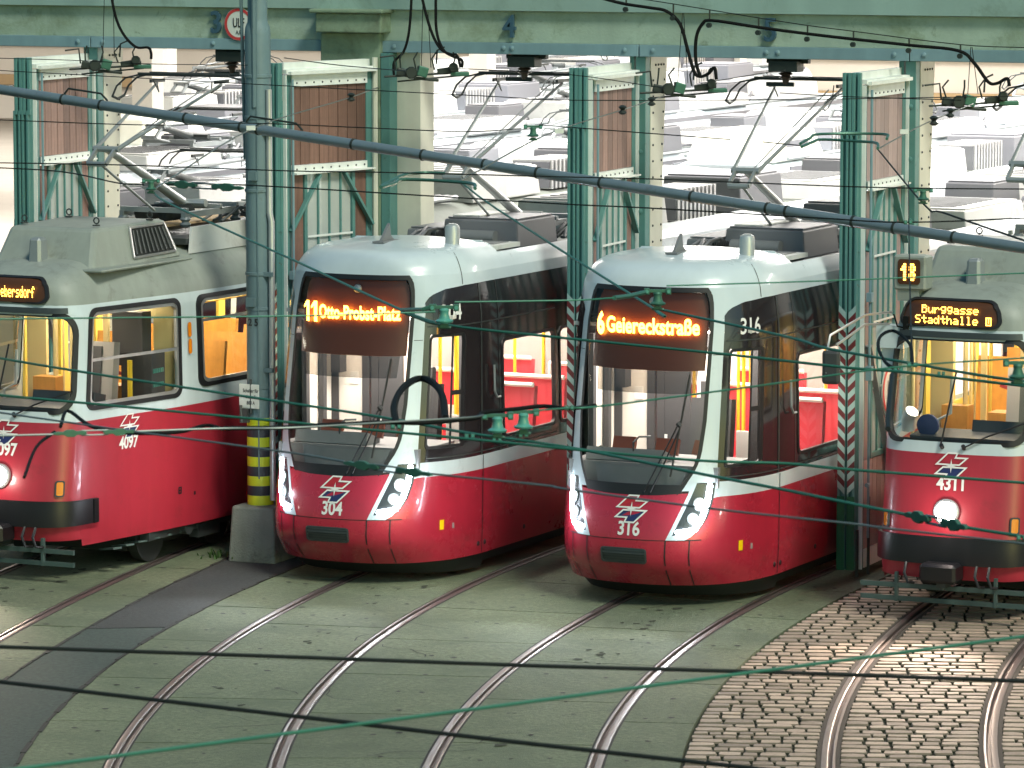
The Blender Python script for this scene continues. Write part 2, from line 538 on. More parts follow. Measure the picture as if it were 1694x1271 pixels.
# ------------------------------------------------------------------ curved tram hulls
def catmull(P, n=24):
    P = np.array(P, float); Q = np.vstack([2 * P[0] - P[1], P, 2 * P[-1] - P[-2]]); out = []
    for i in range(1, len(Q) - 2):
        for k in range(n):
            t = k / n; a_, b, c, d = Q[i - 1], Q[i], Q[i + 1], Q[i + 2]
            out.append(.5 * ((2 * b) + (-a_ + c) * t + (2 * a_ - 5 * b + 4 * c - d) * t * t + (-a_ + 3 * b - 3 * c + d) * t ** 3))
    out.append(P[-1])
    return np.array(out)


class Hull:
    """surface S(q, z): |q| <= 1 runs round the nose, beyond that it counts metres along the straight side; +q is the tram's +x side"""
    def __init__(s, Z, y0, w, yj, plan=None, n=2.7):
        s.Z, s.y0, s.w, s.yj, s.n = Z, y0, w, yj, n
        s.c = None
        if plan:
            c = catmull(plan); L = np.r_[0, np.cumsum(np.hypot(*np.diff(c, axis=0).T))]
            s.u = L / L[-1]; s.c = c

    def S(s, q, z):
        q = np.asarray(q, float); z = np.asarray(z, float) + 0 * q
        q = q + 0 * z
        w = np.interp(z, s.Z, s.w); y0 = np.interp(z, s.Z, s.y0)
        a_ = np.abs(q); u = np.minimum(a_, 1)
        if s.c is not None:
            x = np.sign(q) * np.interp(u, s.u, s.c[:, 0]) * w
            y = y0 + (1 - y0 / s.yj) * np.interp(u, s.u, s.c[:, 1])
        else:
            t = u * np.pi / 2; e_ = 2 / s.n
            x = np.sign(q) * w * np.abs(np.sin(t)) ** e_
            y = y0 + (s.yj - y0) * (1 - np.abs(np.cos(t)) ** e_)
        y = y + np.maximum(a_ - 1, 0)
        return np.stack([x, y, z], -1)

    def N(s, q, z):
        h = 2e-3
        dq = s.S(q + h, z) - s.S(q - h, z)
        dz = s.S(q, z + h) - s.S(q, z - h)
        n = np.cross(dq, dz)
        return n / np.maximum(np.linalg.norm(n, axis=-1, keepdims=True), 1e-9)

    def P(s, q, z, off=0.0):
        p = s.S(q, z)
        return p + s.N(q, z) * off if off else p


def fn(a_, ):
    if isinstance(a_, (int, float)):
        return lambda t: a_ + 0 * t
    xs = [p[0] for p in a_]; ys = [p[1] for p in a_]
    return lambda t: np.interp(t, xs, ys)


def patch(mb, h, qL, qR, z0, z1, ns=8, nt=6, off=0.0, mir=False, tbl=None):
    """quad patch on hull; qL/qR: constant or [(z,q)...]; z0/z1: constant or [(|q|,z)...]"""
    fL, fR, f0, f1 = fn(qL), fn(qR), fn(z0), fn(z1)
    s_ = np.linspace(0, 1, ns + 1)
    t_ = np.array(tbl) if tbl is not None else np.linspace(0, 1, nt + 1)
    nt = len(t_) - 1
    Sg, Tg = np.meshgrid(s_, t_)
    q = 0 * Sg; z = 0 * Sg + 1.0
    for _ in range(6):
        z = f0(np.abs(q)) * (1 - Tg) + f1(np.abs(q)) * Tg
        q = fL(z) * (1 - Sg) + fR(z) * Sg
    for sg in ((1, -1) if mir else (1,)):
        p = h.P(q * sg, z, off).reshape(-1, 3)
        W = ns + 1
        f = []
        for j in range(nt):
            for i in range(ns):
                k = (j * W + i, j * W + i + 1, (j + 1) * W + i + 1, (j + 1) * W + i)
                f.append(k if sg > 0 else k[::-1])
        mb.add(p, f)
    return mb


def rr(qa, qb, za, zb, rq, rz, n=6):
    """rounded rectangle loop in (q, z)"""
    out = []
    for cx, cz, a0 in ((qb - rq, zb - rz, 0), (qa + rq, zb - rz, 90), (qa + rq, za + rz, 180), (qb - rq, za + rz, 270)):
        for k in range(n + 1):
            t = math.radians(a0 + 90 * k / n)
            out.append((cx + rq * math.cos(t), cz + rz * math.sin(t)))
    return out


def refine(loop, step=0.05):
    out = []
    for i in range(len(loop)):
        a_, b = loop[i], loop[(i + 1) % len(loop)]
        k = max(1, int(max(abs(a_[0] - b[0]), abs(a_[1] - b[1])) / step))
        for j in range(k):
            t = j / k; out.append((a_[0] + (b[0] - a_[0]) * t, a_[1] + (b[1] - a_[1]) * t))
    return out


def ring(mb, h, outer, inner, off0=0.0, off1=0.012, depth=0.0):
    """raised strip between two (q,z) loops of the same length"""
    n = len(outer)
    qo, zo = np.array(outer).T; qi, zi = np.array(inner).T
    A = h.P(qo, zo, off0); B = h.P(qo, zo, off1); C_ = h.P(qi, zi, off1); D = h.P(qi, zi, off0 - depth)
    v = np.vstack([A, B, C_, D]); f = []
    for i in range(n):
        j = (i + 1) % n
        for k in range(3):
            f.append((k * n + i, k * n + j, (k + 1) * n + j, (k + 1) * n + i))
    return mb.add(v, f)


def fill(mb, h, loop, off=0.0, n=10):
    """fill of a (q,z) loop: concentric rings to its centre so that it follows the hull"""
    L = np.array(loop); c = (L.max(0) + L.min(0)) / 2
    v = []; f = []; m = len(L)
    for k in range(n):
        g = c + (L - c) * (1 - k / n)
        v.append(h.P(g[:, 0], g[:, 1], off))
    v = np.vstack(v + [h.P(np.array([c[0]]), np.array([c[1]]), off)])
    for k in range(n - 1):
        for i in range(m):
            j = (i + 1) % m
            f.append((k * m + i, k * m + j, (k + 1) * m + j, (k + 1) * m + i))
    for i in range(m):
        f.append(((n - 1) * m + i, (n - 1) * m + (i + 1) % m, n * m))
    return mb.add(v, f)


def panel(mb, h, q0, q1, z0, z1, holes=(), dq=0.06, dz=0.12, off=0.0, qmid=1.0):
    """grid on the hull with rounded-rectangle holes (qa,qb,za,zb,rq,rz)"""
    qs = {round(q0, 5), round(q1, 5)}
    q = -1.0
    lo, hi = max(q0, -1), min(q1, 1)
    k = max(1, int((hi - lo) / dq)) if hi > lo else 0
    for i in range(k + 1):
        if k: qs.add(round(lo + (hi - lo) * i / k, 5))
    if q1 > 1:
        for i in range(1, 9): qs.add(round(1 + (q1 - 1) * i / 8, 5)) if q1 > 1 else None
    if q0 < -1:
        for i in range(1, 4): qs.add(round(-1 + (q0 + 1) * i / 3, 5))
    zs = set(np.round(np.linspace(z0, z1, max(2, int((z1 - z0) / dz) + 1)), 5))
    for hh in holes:
        qs |= {round(hh[0], 5), round(hh[1], 5)}; zs |= {round(hh[2], 5), round(hh[3], 5)}
    qs = np.array(sorted(qs)); zs = np.array(sorted(zs))
    Q, Zg = np.meshgrid(qs, zs)
    v = h.P(Q, Zg, off).reshape(-1, 3)
    W = len(qs); f = []
    for j in range(len(zs) - 1):
        for i in range(W - 1):
            cq, cz = (qs[i] + qs[i + 1]) / 2, (zs[j] + zs[j + 1]) / 2
            if any(hh[0] < cq < hh[1] and hh[2] < cz < hh[3] for hh in holes): continue
            f.append((j * W + i, j * W + i + 1, (j + 1) * W + i + 1, (j + 1) * W + i))
    mb.add(v, f)
    for (qa, qb, za, zb, rq, rz) in holes:              # corner fillets
        for (cq, cz, sq, sz, a0) in ((qb, zb, -1, -1, 0), (qa, zb, 1, -1, 90), (qa, za, 1, 1, 180), (qb, za, -1, 1, 270)):
            arc = [(cq + sq * rq + rq * math.cos(math.radians(a0 + 15 * k)), cz + sz * rz + rz * math.sin(math.radians(a0 + 15 * k))) for k in range(7)]
            pts = np.array([(cq, cz)] + arc)
            p = h.P(pts[:, 0], pts[:, 1], off)
            mb.add(p, [(0, k, k + 1) for k in range(1, 7)])
    return mb


def decal(mb, h, v2, f, q0, z0, off=0.006, upright=False):
    """flat letters / shapes wrapped on the hull round (q0, z0); v2 in metres, +x = +q"""
    L = np.array(v2, float)
    uu = np.linspace(-1, 1, 4001); qq = np.sign(uu) * np.abs(uu) ** 2.2 * 1.0 if abs(q0) < .4 else np.linspace(q0 - .5, q0 + .5, 901)
    pp = h.S(qq, np.full_like(qq, z0))
    al_ = np.r_[0, np.cumsum(np.linalg.norm(np.diff(pp, axis=0), axis=1))]
    al_ -= np.interp(q0, qq, al_)
    q = np.interp(L[:, 0], al_, qq)
    z = z0 + L[:, 1]
    if upright:
        p = h.P(q, np.full_like(z, z0), off); p[:, 2] = z
        return mb.add(p, f)
    return mb.add(h.P(q, z, off), f)


def strip2(poly, w):
    """closed outline of width w as (verts, faces)"""
    n = len(poly); v = []
    for i in range(n):
        p0, p, p2 = Vector(poly[i - 1]), Vector(poly[i]), Vector(poly[(i + 1) % n])
        a_ = (p - p0).normalized(); b = (p2 - p).normalized()
        na, nb = Vector((-a_.y, a_.x)), Vector((-b.y, b.x))
        m = (na + nb)
        k = w / 2 / max(0.35, m.dot(na) / m.length) if m.length > 1e-6 else w / 2
        m = m.normalized() if m.length > 1e-6 else na
        v += [tuple(p + m * k), tuple(p - m * k)]
    f = [(2 * i, 2 * i + 1, (2 * ((i + 1) % n)) + 1, 2 * ((i + 1) % n)) for i in range(n)]
    return v, f


def tri2(poly):
    from mathutils.geometry import tessellate_polygon
    t = tessellate_polygon([[Vector((x, y, 0)) for x, y in poly]])
    return list(poly), [tuple(q) for q in t]


def emblem(parent, h, q0, z0, s, off=0.008, red=True):
    """two slanted pennant shapes with a star between them"""
    up = [(-.50, .02), (-.12, .44), (.20, .44), (.13, .27), (.52, .27), (.27, .02)]
    lo = [(-x, -y) for x, y in up]
    sc_ = lambda P_, dy=0: [(x * s * 1.12, y * s + dy) for x, y in P_]
    mbn = MB(); v, f = tri2(sc_(lo, -.008)); decal(mbn, h, v, f, q0, z0, off)
    root = mbn.build('emblem', M['emblem_navy'], parent)
    if red:
        r = MB(); v, f = tri2(sc_(up, .008)); decal(r, h, v, f, q0, z0, off); r.build('emblem_upper', M['emblem_red'], root)
    w = MB()
    for P_, dy in ((up, .008), (lo, -.008)):
        v, f = strip2(sc_(P_, dy), .055 * s); decal(w, h, v, f, q0, z0, off + .004)
    star = []
    for k in range(8):
        r_ = (.26 if k % 4 == 0 else .20) if k % 2 == 0 else .045
        t = math.pi / 2 + k * math.pi / 4
        star.append((r_ * s * math.cos(t), r_ * s * math.sin(t)))
    v, f = tri2(star); decal(w, h, v, f, q0, z0, off + .007)
    w.build('emblem_outline', M['emblem_white'], root)
    return root


# 5 x 7 dot letters for the older displays
DOT = {'B': '11110 10001 11110 10001 10001 10001 11110', 'u': '00000 00000 10001 10001 10001 10011 01101', 'r': '00000 00000 10110 11001 10000 10000 10000',
       'g': '00000 01111 10001 10001 01111 00001 01110', 'a': '00000 00000 01110 00001 01111 10001 01111', 's': '00000 00000 01111 10000 01110 00001 11110',
       'e': '00000 00000 01110 10001 11111 10000 01110', 'S': '01111 10000 10000 01110 00001 00001 11110', 't': '00100 00100 11111 00100 00100 00101 00010',
       'd': '00001 00001 01101 10011 10001 10011 01101', 'h': '10000 10000 10110 11001 10001 10001 10001', 'l': '01100 00100 00100 00100 00100 00100 01110',
       'b': '10000 10000 10110 11001 10001 11001 10110', 'o': '00000 00000 01110 10001 10001 10001 01110', 'f': '00110 01001 01000 11100 01000 01000 01000',
       '1': '00110 01110 11110 00110 00110 00110 00110', '8': '01110 11011 11011 01110 11011 11011 01110', ' ': '00000 ' * 7,
       'U': '11111 10101 10101 10101 10101 10001 11111'}


def dots(txt, px, pz, adv=6):
    """text as square dots: (verts, faces) in metres, left edge at 0, centred vertically"""
    v, f = [], []
    for i, ch in enumerate(txt):
        for r_, row in enumerate(DOT[ch].split()):
            for c_, b in enumerate(row):
                if b == '1':
                    x, y = (i * adv + c_) * px, (3 - r_) * pz
                    k = len(v)
                    a_, b_ = px * .45, pz * .40
                    v += [(x - a_, y - b_), (x + a_, y - b_), (x + a_, y + b_), (x - a_, y + b_)]
                    f.append((k, k + 1, k + 2, k + 3))
    return v, f, (len(txt) * adv - 1) * px
# ------------------------------------------------------------------ roof gear shared by the trams
def pantograph(parent, yb, zb, yk, zk, yh, zh, m='steel_light', half=0.42):
    b = MB()
    for x in (-.42, .42): b.bar((x, yb - .75, zb), (x, yb + .55, zb), .06, .07)
    for y in (yb - .7, yb + .1, yb + .5): b.bar((-.45, y, zb + .05), (.45, y, zb + .05), .06, .06)
    for x in (-.42, .42):
        for y in (yb - .7, yb + .5): b.lathe([(.05, 0), (.07, .03), (.04, .06), (.07, .09), (.05, .12)], (x, y, zb - .14), 8)
    root = b.build('pantograph', M['steel_grey'], parent, True)
    a_ = MB(); a_.tube([(0, yb, zb + .08), (0, (yb + yk) / 2, (zb + zk) / 2 + .05), (0, yk, zk)], [.062, .05, .04], 10)
    a_.tube([(-.30, yb, zb + .09), (.30, yb, zb + .09)], .05, 8)
    a_.build('lower_arm', M[m], root, True)
    k = MB(); k.tube([(-.17, yk, zk), (.17, yk, zk)], .035, 8); k.tube([(-.12, yk - .22, zk - .16), (.12, yk - .22, zk - .16)], .03, 8)
    for x in (-.12, .12): k.bar((x, yk, zk), (x, yk - .22, zk - .16), .03, .05)
    k.build('knee', M['steel_grey'], root, True)
    for sx in (-1, 1):
        u = MB(); u.tube([(sx * .15, yk, zk), (sx * half, yh, zh - .10)], [.024, .016], 8)
        u.build('upper_arm', M['steel_grey'], root, True)
    t = MB(); t.tube([(.05, yk - .22, zk - .16), (.06, yb - .8, zb + .05)], .016, 6)
    t.tube([(0, yk + .06, zk - .05), (half * .6, yh, zh - .12)], .008, 5)
    t.build('guide_rod', M['steel_grey'], root, True)
    hd = MB()
    for dy in (-.14, .14):
        pts = [(-.98, yh + dy, zh - .26), (-.92, yh + dy, zh - .14), (-.80, yh + dy, zh - .04), (-.62, yh + dy, zh), (.62, yh + dy, zh), (.80, yh + dy, zh - .04), (.92, yh + dy, zh - .14), (.98, yh + dy, zh - .26)]
        hd.tube(pts, .012, 6)
        hd.bar((-.62, yh + dy, zh + .02), (.62, yh + dy, zh + .014), .03, .02)
    for sx in (-1, 1):
        hd.bar((sx * half, yh - .16, zh - .07), (sx * half, yh + .16, zh - .07), .03, .04)
        hd.tube([(sx * .98, yh - .14, zh - .26), (sx * .99, yh, zh - .30), (sx * .98, yh + .14, zh - .26)], .016, 6)
        hd.tube([(sx * half, yh, zh - .12), (sx * (half - .08), yh - .1, zh - .2), (sx * (half - .04), yh - .16, zh - .06)], .008, 5)
    hd.build('contact_head', M['steel_dark'], root, True)
    return root


def roof_box(parent, c, size, m, slots=0, lid=True, name='roof_box'):
    o = MB().box(c, size, taper=(.94, .96)).build(name, M[m], parent, None, .02)
    top = c[2] + size[2] / 2
    if lid:
        MB().box((c[0], c[1], top + .012), (size[0] * .90, size[1] * .86, .02)).build('lid', M[m], o, None, .006)
    if slots:
        sl = MB()
        for k in range(slots):
            y = c[1] - size[1] * .34 + size[1] * .68 * k / max(1, slots - 1)
            sl.box((c[0], y, top + .026), (size[0] * .62, size[1] * .30 / slots, .012))
        sl.build('vent_slots', M['plastic_grey'], o)
    return o


def fin_box(parent, c, size, n=9, name='cooling_fins'):
    o = MB().box((c[0], c[1], c[2]), (size[0], size[1], size[2])).build(name, M['lilac_grey'], parent)
    f = MB()
    for k in range(n):
        y = c[1] - size[1] / 2 + size[1] * (k + .5) / n
        f.box((c[0], y, c[2] + .01), (size[0] + .05, size[1] / n * .45, size[2] + .04))
    f.build('fin_blades', M['aluminium'], o)
    return o


def hoses(parent, x, y0, y1, z, n=4, r=.02, seed=0):
    rnd = random.Random(seed); b = MB()
    for k in range(n):
        xo = x + (k - n / 2) * .07
        pts = []
        for t in range(9):
            u = t / 8
            pts.append((xo + .10 * math.sin(u * 5 + k) * rnd.uniform(.6, 1.2), y0 + (y1 - y0) * u, z + .05 + .16 * math.sin(math.pi * min(1, u * 1.4)) * rnd.uniform(.5, 1.1)))
        b.tube(pts, r, 7)
    return b.build('cable_hose', M['plastic_grey' if seed % 2 else 'lilac_grey'], parent, True)


def roof_gear(parent, y0, y1, z, seed, white='roof_white'):
    rnd = random.Random(seed)
    y = y0
    k = seed
    while y < y1 - 1.5:
        k += 1
        t = k % 5
        if t == 0:
            L = rnd.uniform(1.6, 2.2); roof_box(parent, (0, y + L / 2, z + .20), (1.35, L, .40), white, 5)
        elif t == 1:
            L = 1.3; fin_box(parent, (.30, y + L / 2, z + .22), (.55, L, .36), 10); roof_box(parent, (-.42, y + L / 2, z + .16), (.6, L, .3), white, 0)
        elif t == 2:
            L = 1.5; roof_box(parent, (.1, y + L / 2, z + .24), (1.15, L, .46), 'lilac_grey', 0); hoses(parent, .1, y + L - .1, y + L + .9, z, 5, .028, k); L += .8
        elif t == 3:
            L = 2.3; roof_box(parent, (0, y + L / 2, z + .12), (1.45, L, .24), white, 9)
        else:
            L = 1.1; roof_box(parent, (-.3, y + L / 2, z + .2), (.7, L, .38), 'lilac_grey', 0)
            b = MB()
            for q in range(3): b.tube([(.35 + .12 * q, y, z + .1), (.35 + .12 * q, y + L, z + .1)], .035, 8)
            b.build('roof_pipe', M['steel_light'], parent, True)
            hoses(parent, .4, y, y + L, z, 3, .022, k + 3)
        y += L + rnd.uniform(.25, .7)


# ------------------------------------------------------------------ the two modern trams
FLZ = [.05, .1, .2, .45, .6, .8, 1.0, 1.2, 1.5, 2.0, 3.0, 3.4, 3.50, 3.59, 3.65, 3.68]
FLY = [.62, .55, .30, .06, .02, .04, .08, .14, .2, .29, .50, .59, .635, .72, .86, 1.05]
FLW = [1.08, 1.10, 1.145, 1.172, 1.182, 1.182, 1.182, 1.182, 1.182, 1.175, 1.15, 1.09, 1.05, .99, .91, .82]
FL = Hull(FLZ, FLY, FLW, 1.75, n=2.45)


def q_at(h, y, z):
    lo, hi = 0.0, 1.0
    if y >= h.yj: return 1 + y - h.yj
    for _ in range(40):
        m = (lo + hi) / 2
        if h.S(np.array([m]), np.array([z]))[0, 1] < y: lo = m
        else: hi = m
    return lo


QWS = [(1.22, .215), (1.3, .245), (1.5, .312), (1.65, .338), (2.0, .358), (2.6, .364), (3.22, .370), (3.32, .358), (3.37, .333)]
QWO = [(1.20, .240), (1.3, .268), (1.5, .336), (1.65, .363), (2.0, .383), (2.6, .390), (3.24, .396), (3.35, .386), (3.41, .358)]
BT = [(.45, 3.06), (.48, 3.15), (.53, 3.20), (.62, 3.25), (.8, 3.28), (1.0, 3.29), (40, 3.29)]
HQ = [(.755, .192), (1.0, .248), (1.27, .306)]
LQ = [(.755, .216), (1.0, .272), (1.27, .330), (1.36, .348)]
LR = [(.755, .30), (.80, .345), (.88, .395), (1.0, .432), (1.15, .452), (1.36, .463)]
HD = [(0, 1.215), (.12, 1.222), (.2, 1.235), (.31, 1.25)]


def neg(t): return [(a_, -b) for a_, b in t]


def modern_tram(name, loc, number, dest, line, label, group, txt_sx, length=33.0):
    T = tag(empty(name, loc), label, 'tram', group)
    h = FL
    QE = 1 + length - h.yj
    def part(n, build, m, smooth='keep', parent=None):
        b = MB(); build(b); return b.build(n, M[m], parent or T, smooth)
    # red lower body
    def red(b):
        patch(b, h, -1, 1, .24, .755, 72, 5)
        patch(b, h, LR, 1, .755, 1.2, 20, 5, mir=True)
        patch(b, h, 1, QE, .24, 1.2, 3, 8, mir=True)
    body = part('lower_body', red, 'tram_red')
    def seams(b):
        for q in (-.215, .192, .330, -.36):
            patch(b, h, [(.24, q - .005 * (1 if q > 0 else -1) - .0035), (.755, q - .0035)], [(.24, q - .005 * (1 if q > 0 else -1) + .0035), (.755, q + .0035)], .245, .755, 1, 6, .004)
        patch(b, h, -.4, .4, .748, .760, 30, 1, .003)
        qp = q_at(h, 1.49, .7)
        for sg in (1, -1):
            patch(b, h, qp - .0025 if sg > 0 else -qp - .0025, qp + .0025 if sg > 0 else -qp + .0025, .25, 1.355, 1, 8, .004)
    part('seam', seams, 'rubber', parent=body)
    part('front_hood', lambda b: patch(b, h, neg(HQ), HQ, .755, HD, 24, 8, .004), 'tram_red', parent=body)
    # underside
    def under(b):
        patch(b, h, -1, 1, .05, .24, 60, 3, -.05); patch(b, h, 1, QE, .10, .24, 3, 2, -.05, mir=True)
    part('underframe', under, 'under_dark')
    # white frame round the lamps, stripe, pillars, roof
    def white(b):
        patch(b, h, HQ, LQ, .755, 1.36, 2, 10, .006, mir=True)
        patch(b, h, LQ, LR, .755, .805, 6, 2, .006, mir=True)
        patch(b, h, [(1.20, .452), (1.36, .463)], 1, [(.45, 1.185), (.5, 1.2), (2, 1.2)], 1.36, 16, 3, mir=True)
        patch(b, h, 1, QE, 1.2, 1.36, 3, 2, mir=True)
        patch(b, h, QWO, .468, 1.36, 3.41, 6, 24, mir=True)
        patch(b, h, [(1.24, .25), (1.36, .29)], [(1.24, .322), (1.36, .348)], 1.27, 1.36, 2, 2, .004, mir=True)
        patch(b, h, .348, .468, 1.355, 1.42, 4, 1, .001, mir=True)
        patch(b, h, .468, 1, BT, 3.41, 20, 4, mir=True)
        patch(b, h, 1, QE, 3.29, 3.41, 3, 2, mir=True)
        tb = [0, .15, .3, .45, .58, .70, .80, .89, .95, 1]
        patch(b, h, -1, 1, 3.41, 3.68, 72, 9, tbl=tb)
        patch(b, h, 1, 1.5, 3.41, 3.68, 2, 9, mir=True, tbl=tb); patch(b, h, 1.5, QE, 3.41, 3.575, 3, 5, mir=True)
        # crown of the cab roof
        qs = [0, .1, .2, .3, .42, .55, .7, .85, 1, 1.25, 1.5]
        rows = []
        for q in qs:
            e0 = h.S(np.array([q]), np.array([3.68]))[0]
            rows.append([(e0[0] * u, e0[1], 3.68 + .05 * (1 - u * u) * min(1, (e0[1] - 1.05) / .4)) for u in np.linspace(-1, 1, 13)])
        f = []
        for j in range(len(rows) - 1):
            for i in range(12): f.append((j * 13 + i, j * 13 + i + 1, (j + 1) * 13 + i + 1, (j + 1) * 13 + i))
        b.add([p for r_ in rows for p in r_], f)
        yb = h.yj + .5
        for sx in (-1, 1):
            b.b2((sx * 1.0, yb, 3.40), (sx * .96, length, 3.574))
        b.b2((-.80, yb - .01, 3.40), (.80, yb + .03, 3.70)); b.prism([(-1.02, 3.40), (1.02, 3.40), (1.0, 3.575), (.90, 3.66), (.80, 3.69), (-.80, 3.69), (-.90, 3.66), (-1.0, 3.575)], (0, yb - .012, 0), (1, 0, 0), (0, 0, 1), (0, 1, 0), .02)
    part('white_shell', white, 'tram_white')
    part('roof_well', lambda b: b.b2((-.97, h.yj + .51, 3.40), (.97, length, 3.47)), 'roof_grey', None)
    def roofseam(b):
        qp = q_at(h, 1.28, 3.5)
        for sg in (1, -1): patch(b, h, sg * qp - .003, sg * qp + .003, 3.29, 3.67, 1, 8, .003)
        for sg in (1, -1): patch(b, h, .43 * sg - .03, .43 * sg + .03, 2.70, 2.706, 2, 1, .003)
    part('roof_seam', roofseam, 'rubber')
    # black band with windows
    qa, qb = .510, q_at(h, 1.16, 2.1)
    wins = [(1.27, 2.68)] + [(2.80 + 1.66 * k, 2.80 + 1.66 * k + 1.54) for k in range(4)]
    hole_cab = (qa, qb, 1.50, 2.76, .01, .03)
    holes = [hole_cab] + [(a_, b_, 1.49, 2.62, .06, .06) for a_, b_ in wins]
    def band(b):
        panel(b, h, .468, 9.6, 1.36, 3.08, holes)
        patch(b, h, .463, 1, 3.08, BT, 16, 3); patch(b, h, 1, 9.6, 3.08, 3.29, 2, 2)
        patch(b, h, 9.6, QE, 1.36, 3.29, 2, 4)
        panel(b, h, -1.0, -.468, 1.36, 3.1, [(-qb, -qa, 1.50, 2.76, .01, .03)]); patch(b, h, -QE, -1, 1.36, 3.29, 3, 6); patch(b, h, [(3.1, -1), (3.3, -1)], -.468, 3.1, BT, 16, 2)
    bandp = part('window_band', band, 'band_black')
    for i, hh in enumerate(holes[:4]):
        lo = rr(*hh[:4], hh[4] + .01, hh[5] + .02, 5)
        g = MB(); fill(g, h, refine(lo), -.006, 6)
        g_o = g.build('side_window', M['glass_clear'], T, True)
        inn = rr(hh[0] + .012 + .02 * (hh[0] > 1), hh[1] - .012 - .02 * (hh[0] > 1), hh[2] + .035, hh[3] - .035, hh[4] + .005, hh[5] + .01, 5)
        r_ = MB(); ring(r_, h, lo, inn, -.01, .012, .02)
        r_.build('window_frame', M['rubber'], g_o, True)
        if i == 0:
            s_ = MB()
            qm = qa + (qb - qa) * .62
            patch(s_, h, qm - .008, qm + .008, 1.5, 2.76, 1, 6, .006); patch(s_, h, qm, qb, 2.08, 2.13, 3, 1, .006)
            patch(s_, h, qb - .03, qb - .012, 1.5, 2.76, 1, 6, .006)
            s_.build('sliding_sash', M['rubber'], g_o, True)
    qn = .665
    v, f = text2d(number, .24, .004, .82)
    part('side_number', lambda b: decal(b, h, v, f, qn, 2.985, .006), 'emblem_white', None)
    # panel gaps and handles behind the cab
    def gaps(b):
        for q in (q_at(h, 1.49, 2), 1.20):
            patch(b, h, q - .006, q + .006, 1.37, 3.28, 1, 6, .006)
        patch(b, h, .49, 2.7, 2.84, 2.855, 20, 1, .006); patch(b, h, .52, 1, 1.395, 1.41, 16, 1, .008); patch(b, h, 1, 2.7, 1.395, 1.41, 2, 1, .008)
    part('band_moulding', gaps, 'steel_dark', True, bandp)
    qh = q_at(h, 1.72, 2)
    p = [h.P(np.array([q_]), np.array([z_]), .05)[0] for q_, z_ in ((qh, 2.35), (qh, 2.05), (qh + .04, 1.98), (qh + .12, 1.98))]
    part('grab_handle', lambda b: b.tube(p, .014, 6), 'steel_grey', True, bandp)
    # windscreen
    ws = MB(); patch(ws, h, neg(QWS), QWS, 1.23, 3.37, 28, 28, -.006)
    wso = ws.build('windscreen', M['glass_clear'], T, 'keep')
    def frame(b):
        patch(b, h, QWS, QWO, 1.23, 3.41, 2, 28, .004, mir=True)
        patch(b, h, neg(QWO), QWO, 3.36, 3.412, 24, 2, .003)
        patch(b, h, neg(QWO), QWO, 1.215, 1.335, 24, 2, .002)
    part('windscreen_frame', frame, 'rubber', 'keep', wso)
    # destination display behind the glass, board of lit dots
    dq = [(2.54, .362), (3.22, .369), (3.32, .357), (3.37, .332)]
    disp = part('destination_display', lambda b: patch(b, h, neg(dq), dq, 2.54, 3.365, 28, 14, -.075), 'display_brown')
    tb = MB()
    if set(line) == {'1'}:
        v, f = [], []
        for i in range(len(line)):
            x0 = .13 * i + .03; k0 = len(v)
            v += [(x0, -.115), (x0 + .05, -.115), (x0 + .05, .115), (x0, .115), (x0 - .05, .055), (x0 - .05, .03), (x0, .06)]
            f += [(k0, k0 + 1, k0 + 2, k0 + 3), (k0 + 3, k0 + 4, k0 + 5, k0 + 6)]
    else:
        v, f = text2d(line, .315, .014, .74, 'LEFT')
    decal(tb, h, [(x - .64, y) for x, y in v], f, 0, 2.985, -.03, True)
    w_line = max(x for x, y in v) if v else .2
    v, f = text2d(dest, txt_sx, .0065, 1.0, 'LEFT')
    wd = max(x for x, y in v)
    k = (1.275 - w_line - .04) / wd
    decal(tb, h, [(x * k - .64 + w_line + .03, y) for x, y in v], f, 0, 2.985, -.03, True)
    tb.build('lit_text', M['led_amber'], disp)
    part('camera_dome', lambda b: b.lathe([(.05, 0), (.045, .02), (.02, .035)], h.P(np.array([.02]), np.array([3.27]), -.07)[0], 12, (0, -1, .1)), 'steel_light', True, disp)
    part('sun_blind', lambda b: patch(b, h, neg([(2.2, .30), (2.6, .32)]), [(2.2, .30), (2.6, .32)], 2.30, 2.56, 20, 2, -.10), 'blind')
    # wipers
    wp = MB()
    P_ = lambda q_, z_, o_=.03: tuple(h.P(np.array([q_]), np.array([z_]), o_)[0])
    for d in (0, .03):
        wp.tube([P_(.06 + d, 1.25), P_(.12 + d, 1.55), P_(.215 + d * .6, 1.98)], .009, 6)
    wp.tube([P_(.19, 1.42), P_(.225, 1.95), P_(.262, 2.5)], .011, 6)
    wp.tube([P_(.21, 1.99), P_(.23, 1.95)], .03, 6)
    wp.build('wiper', M['rubber'], wso, True)
    # lamps
    for sg in (1, -1):
        lam = MB()
        b2 = MB(); patch(b2, h, LQ, LR, .805, 1.345, 8, 10, .003)
        if sg < 0: b2.v = [(-x, y, z) for x, y, z in b2.v]; b2.f = [q_[::-1] for q_ in b2.f]
        lo = b2.build('headlight', M['lamp_inner'], T, 'keep')
        st = MB()
        for i in range(15):
            z = .875 + .44 * i / 14; qr = float(fn(LR)(z)) - .034
            st.lathe([(.033, 0), (.028, .010), (.004, .017)], h.P(np.array([qr]), np.array([z]), .006)[0], 8, h.N(np.array([qr]), np.array([z]))[0])
        for i in range(7):
            qq = .262 + .013 * i; z = .835 + .003 * i
            st.lathe([(.033, 0), (.028, .010), (.004, .017)], h.P(np.array([qq]), np.array([z]), .006)[0], 8, h.N(np.array([qq]), np.array([z]))[0])
        le = MB()
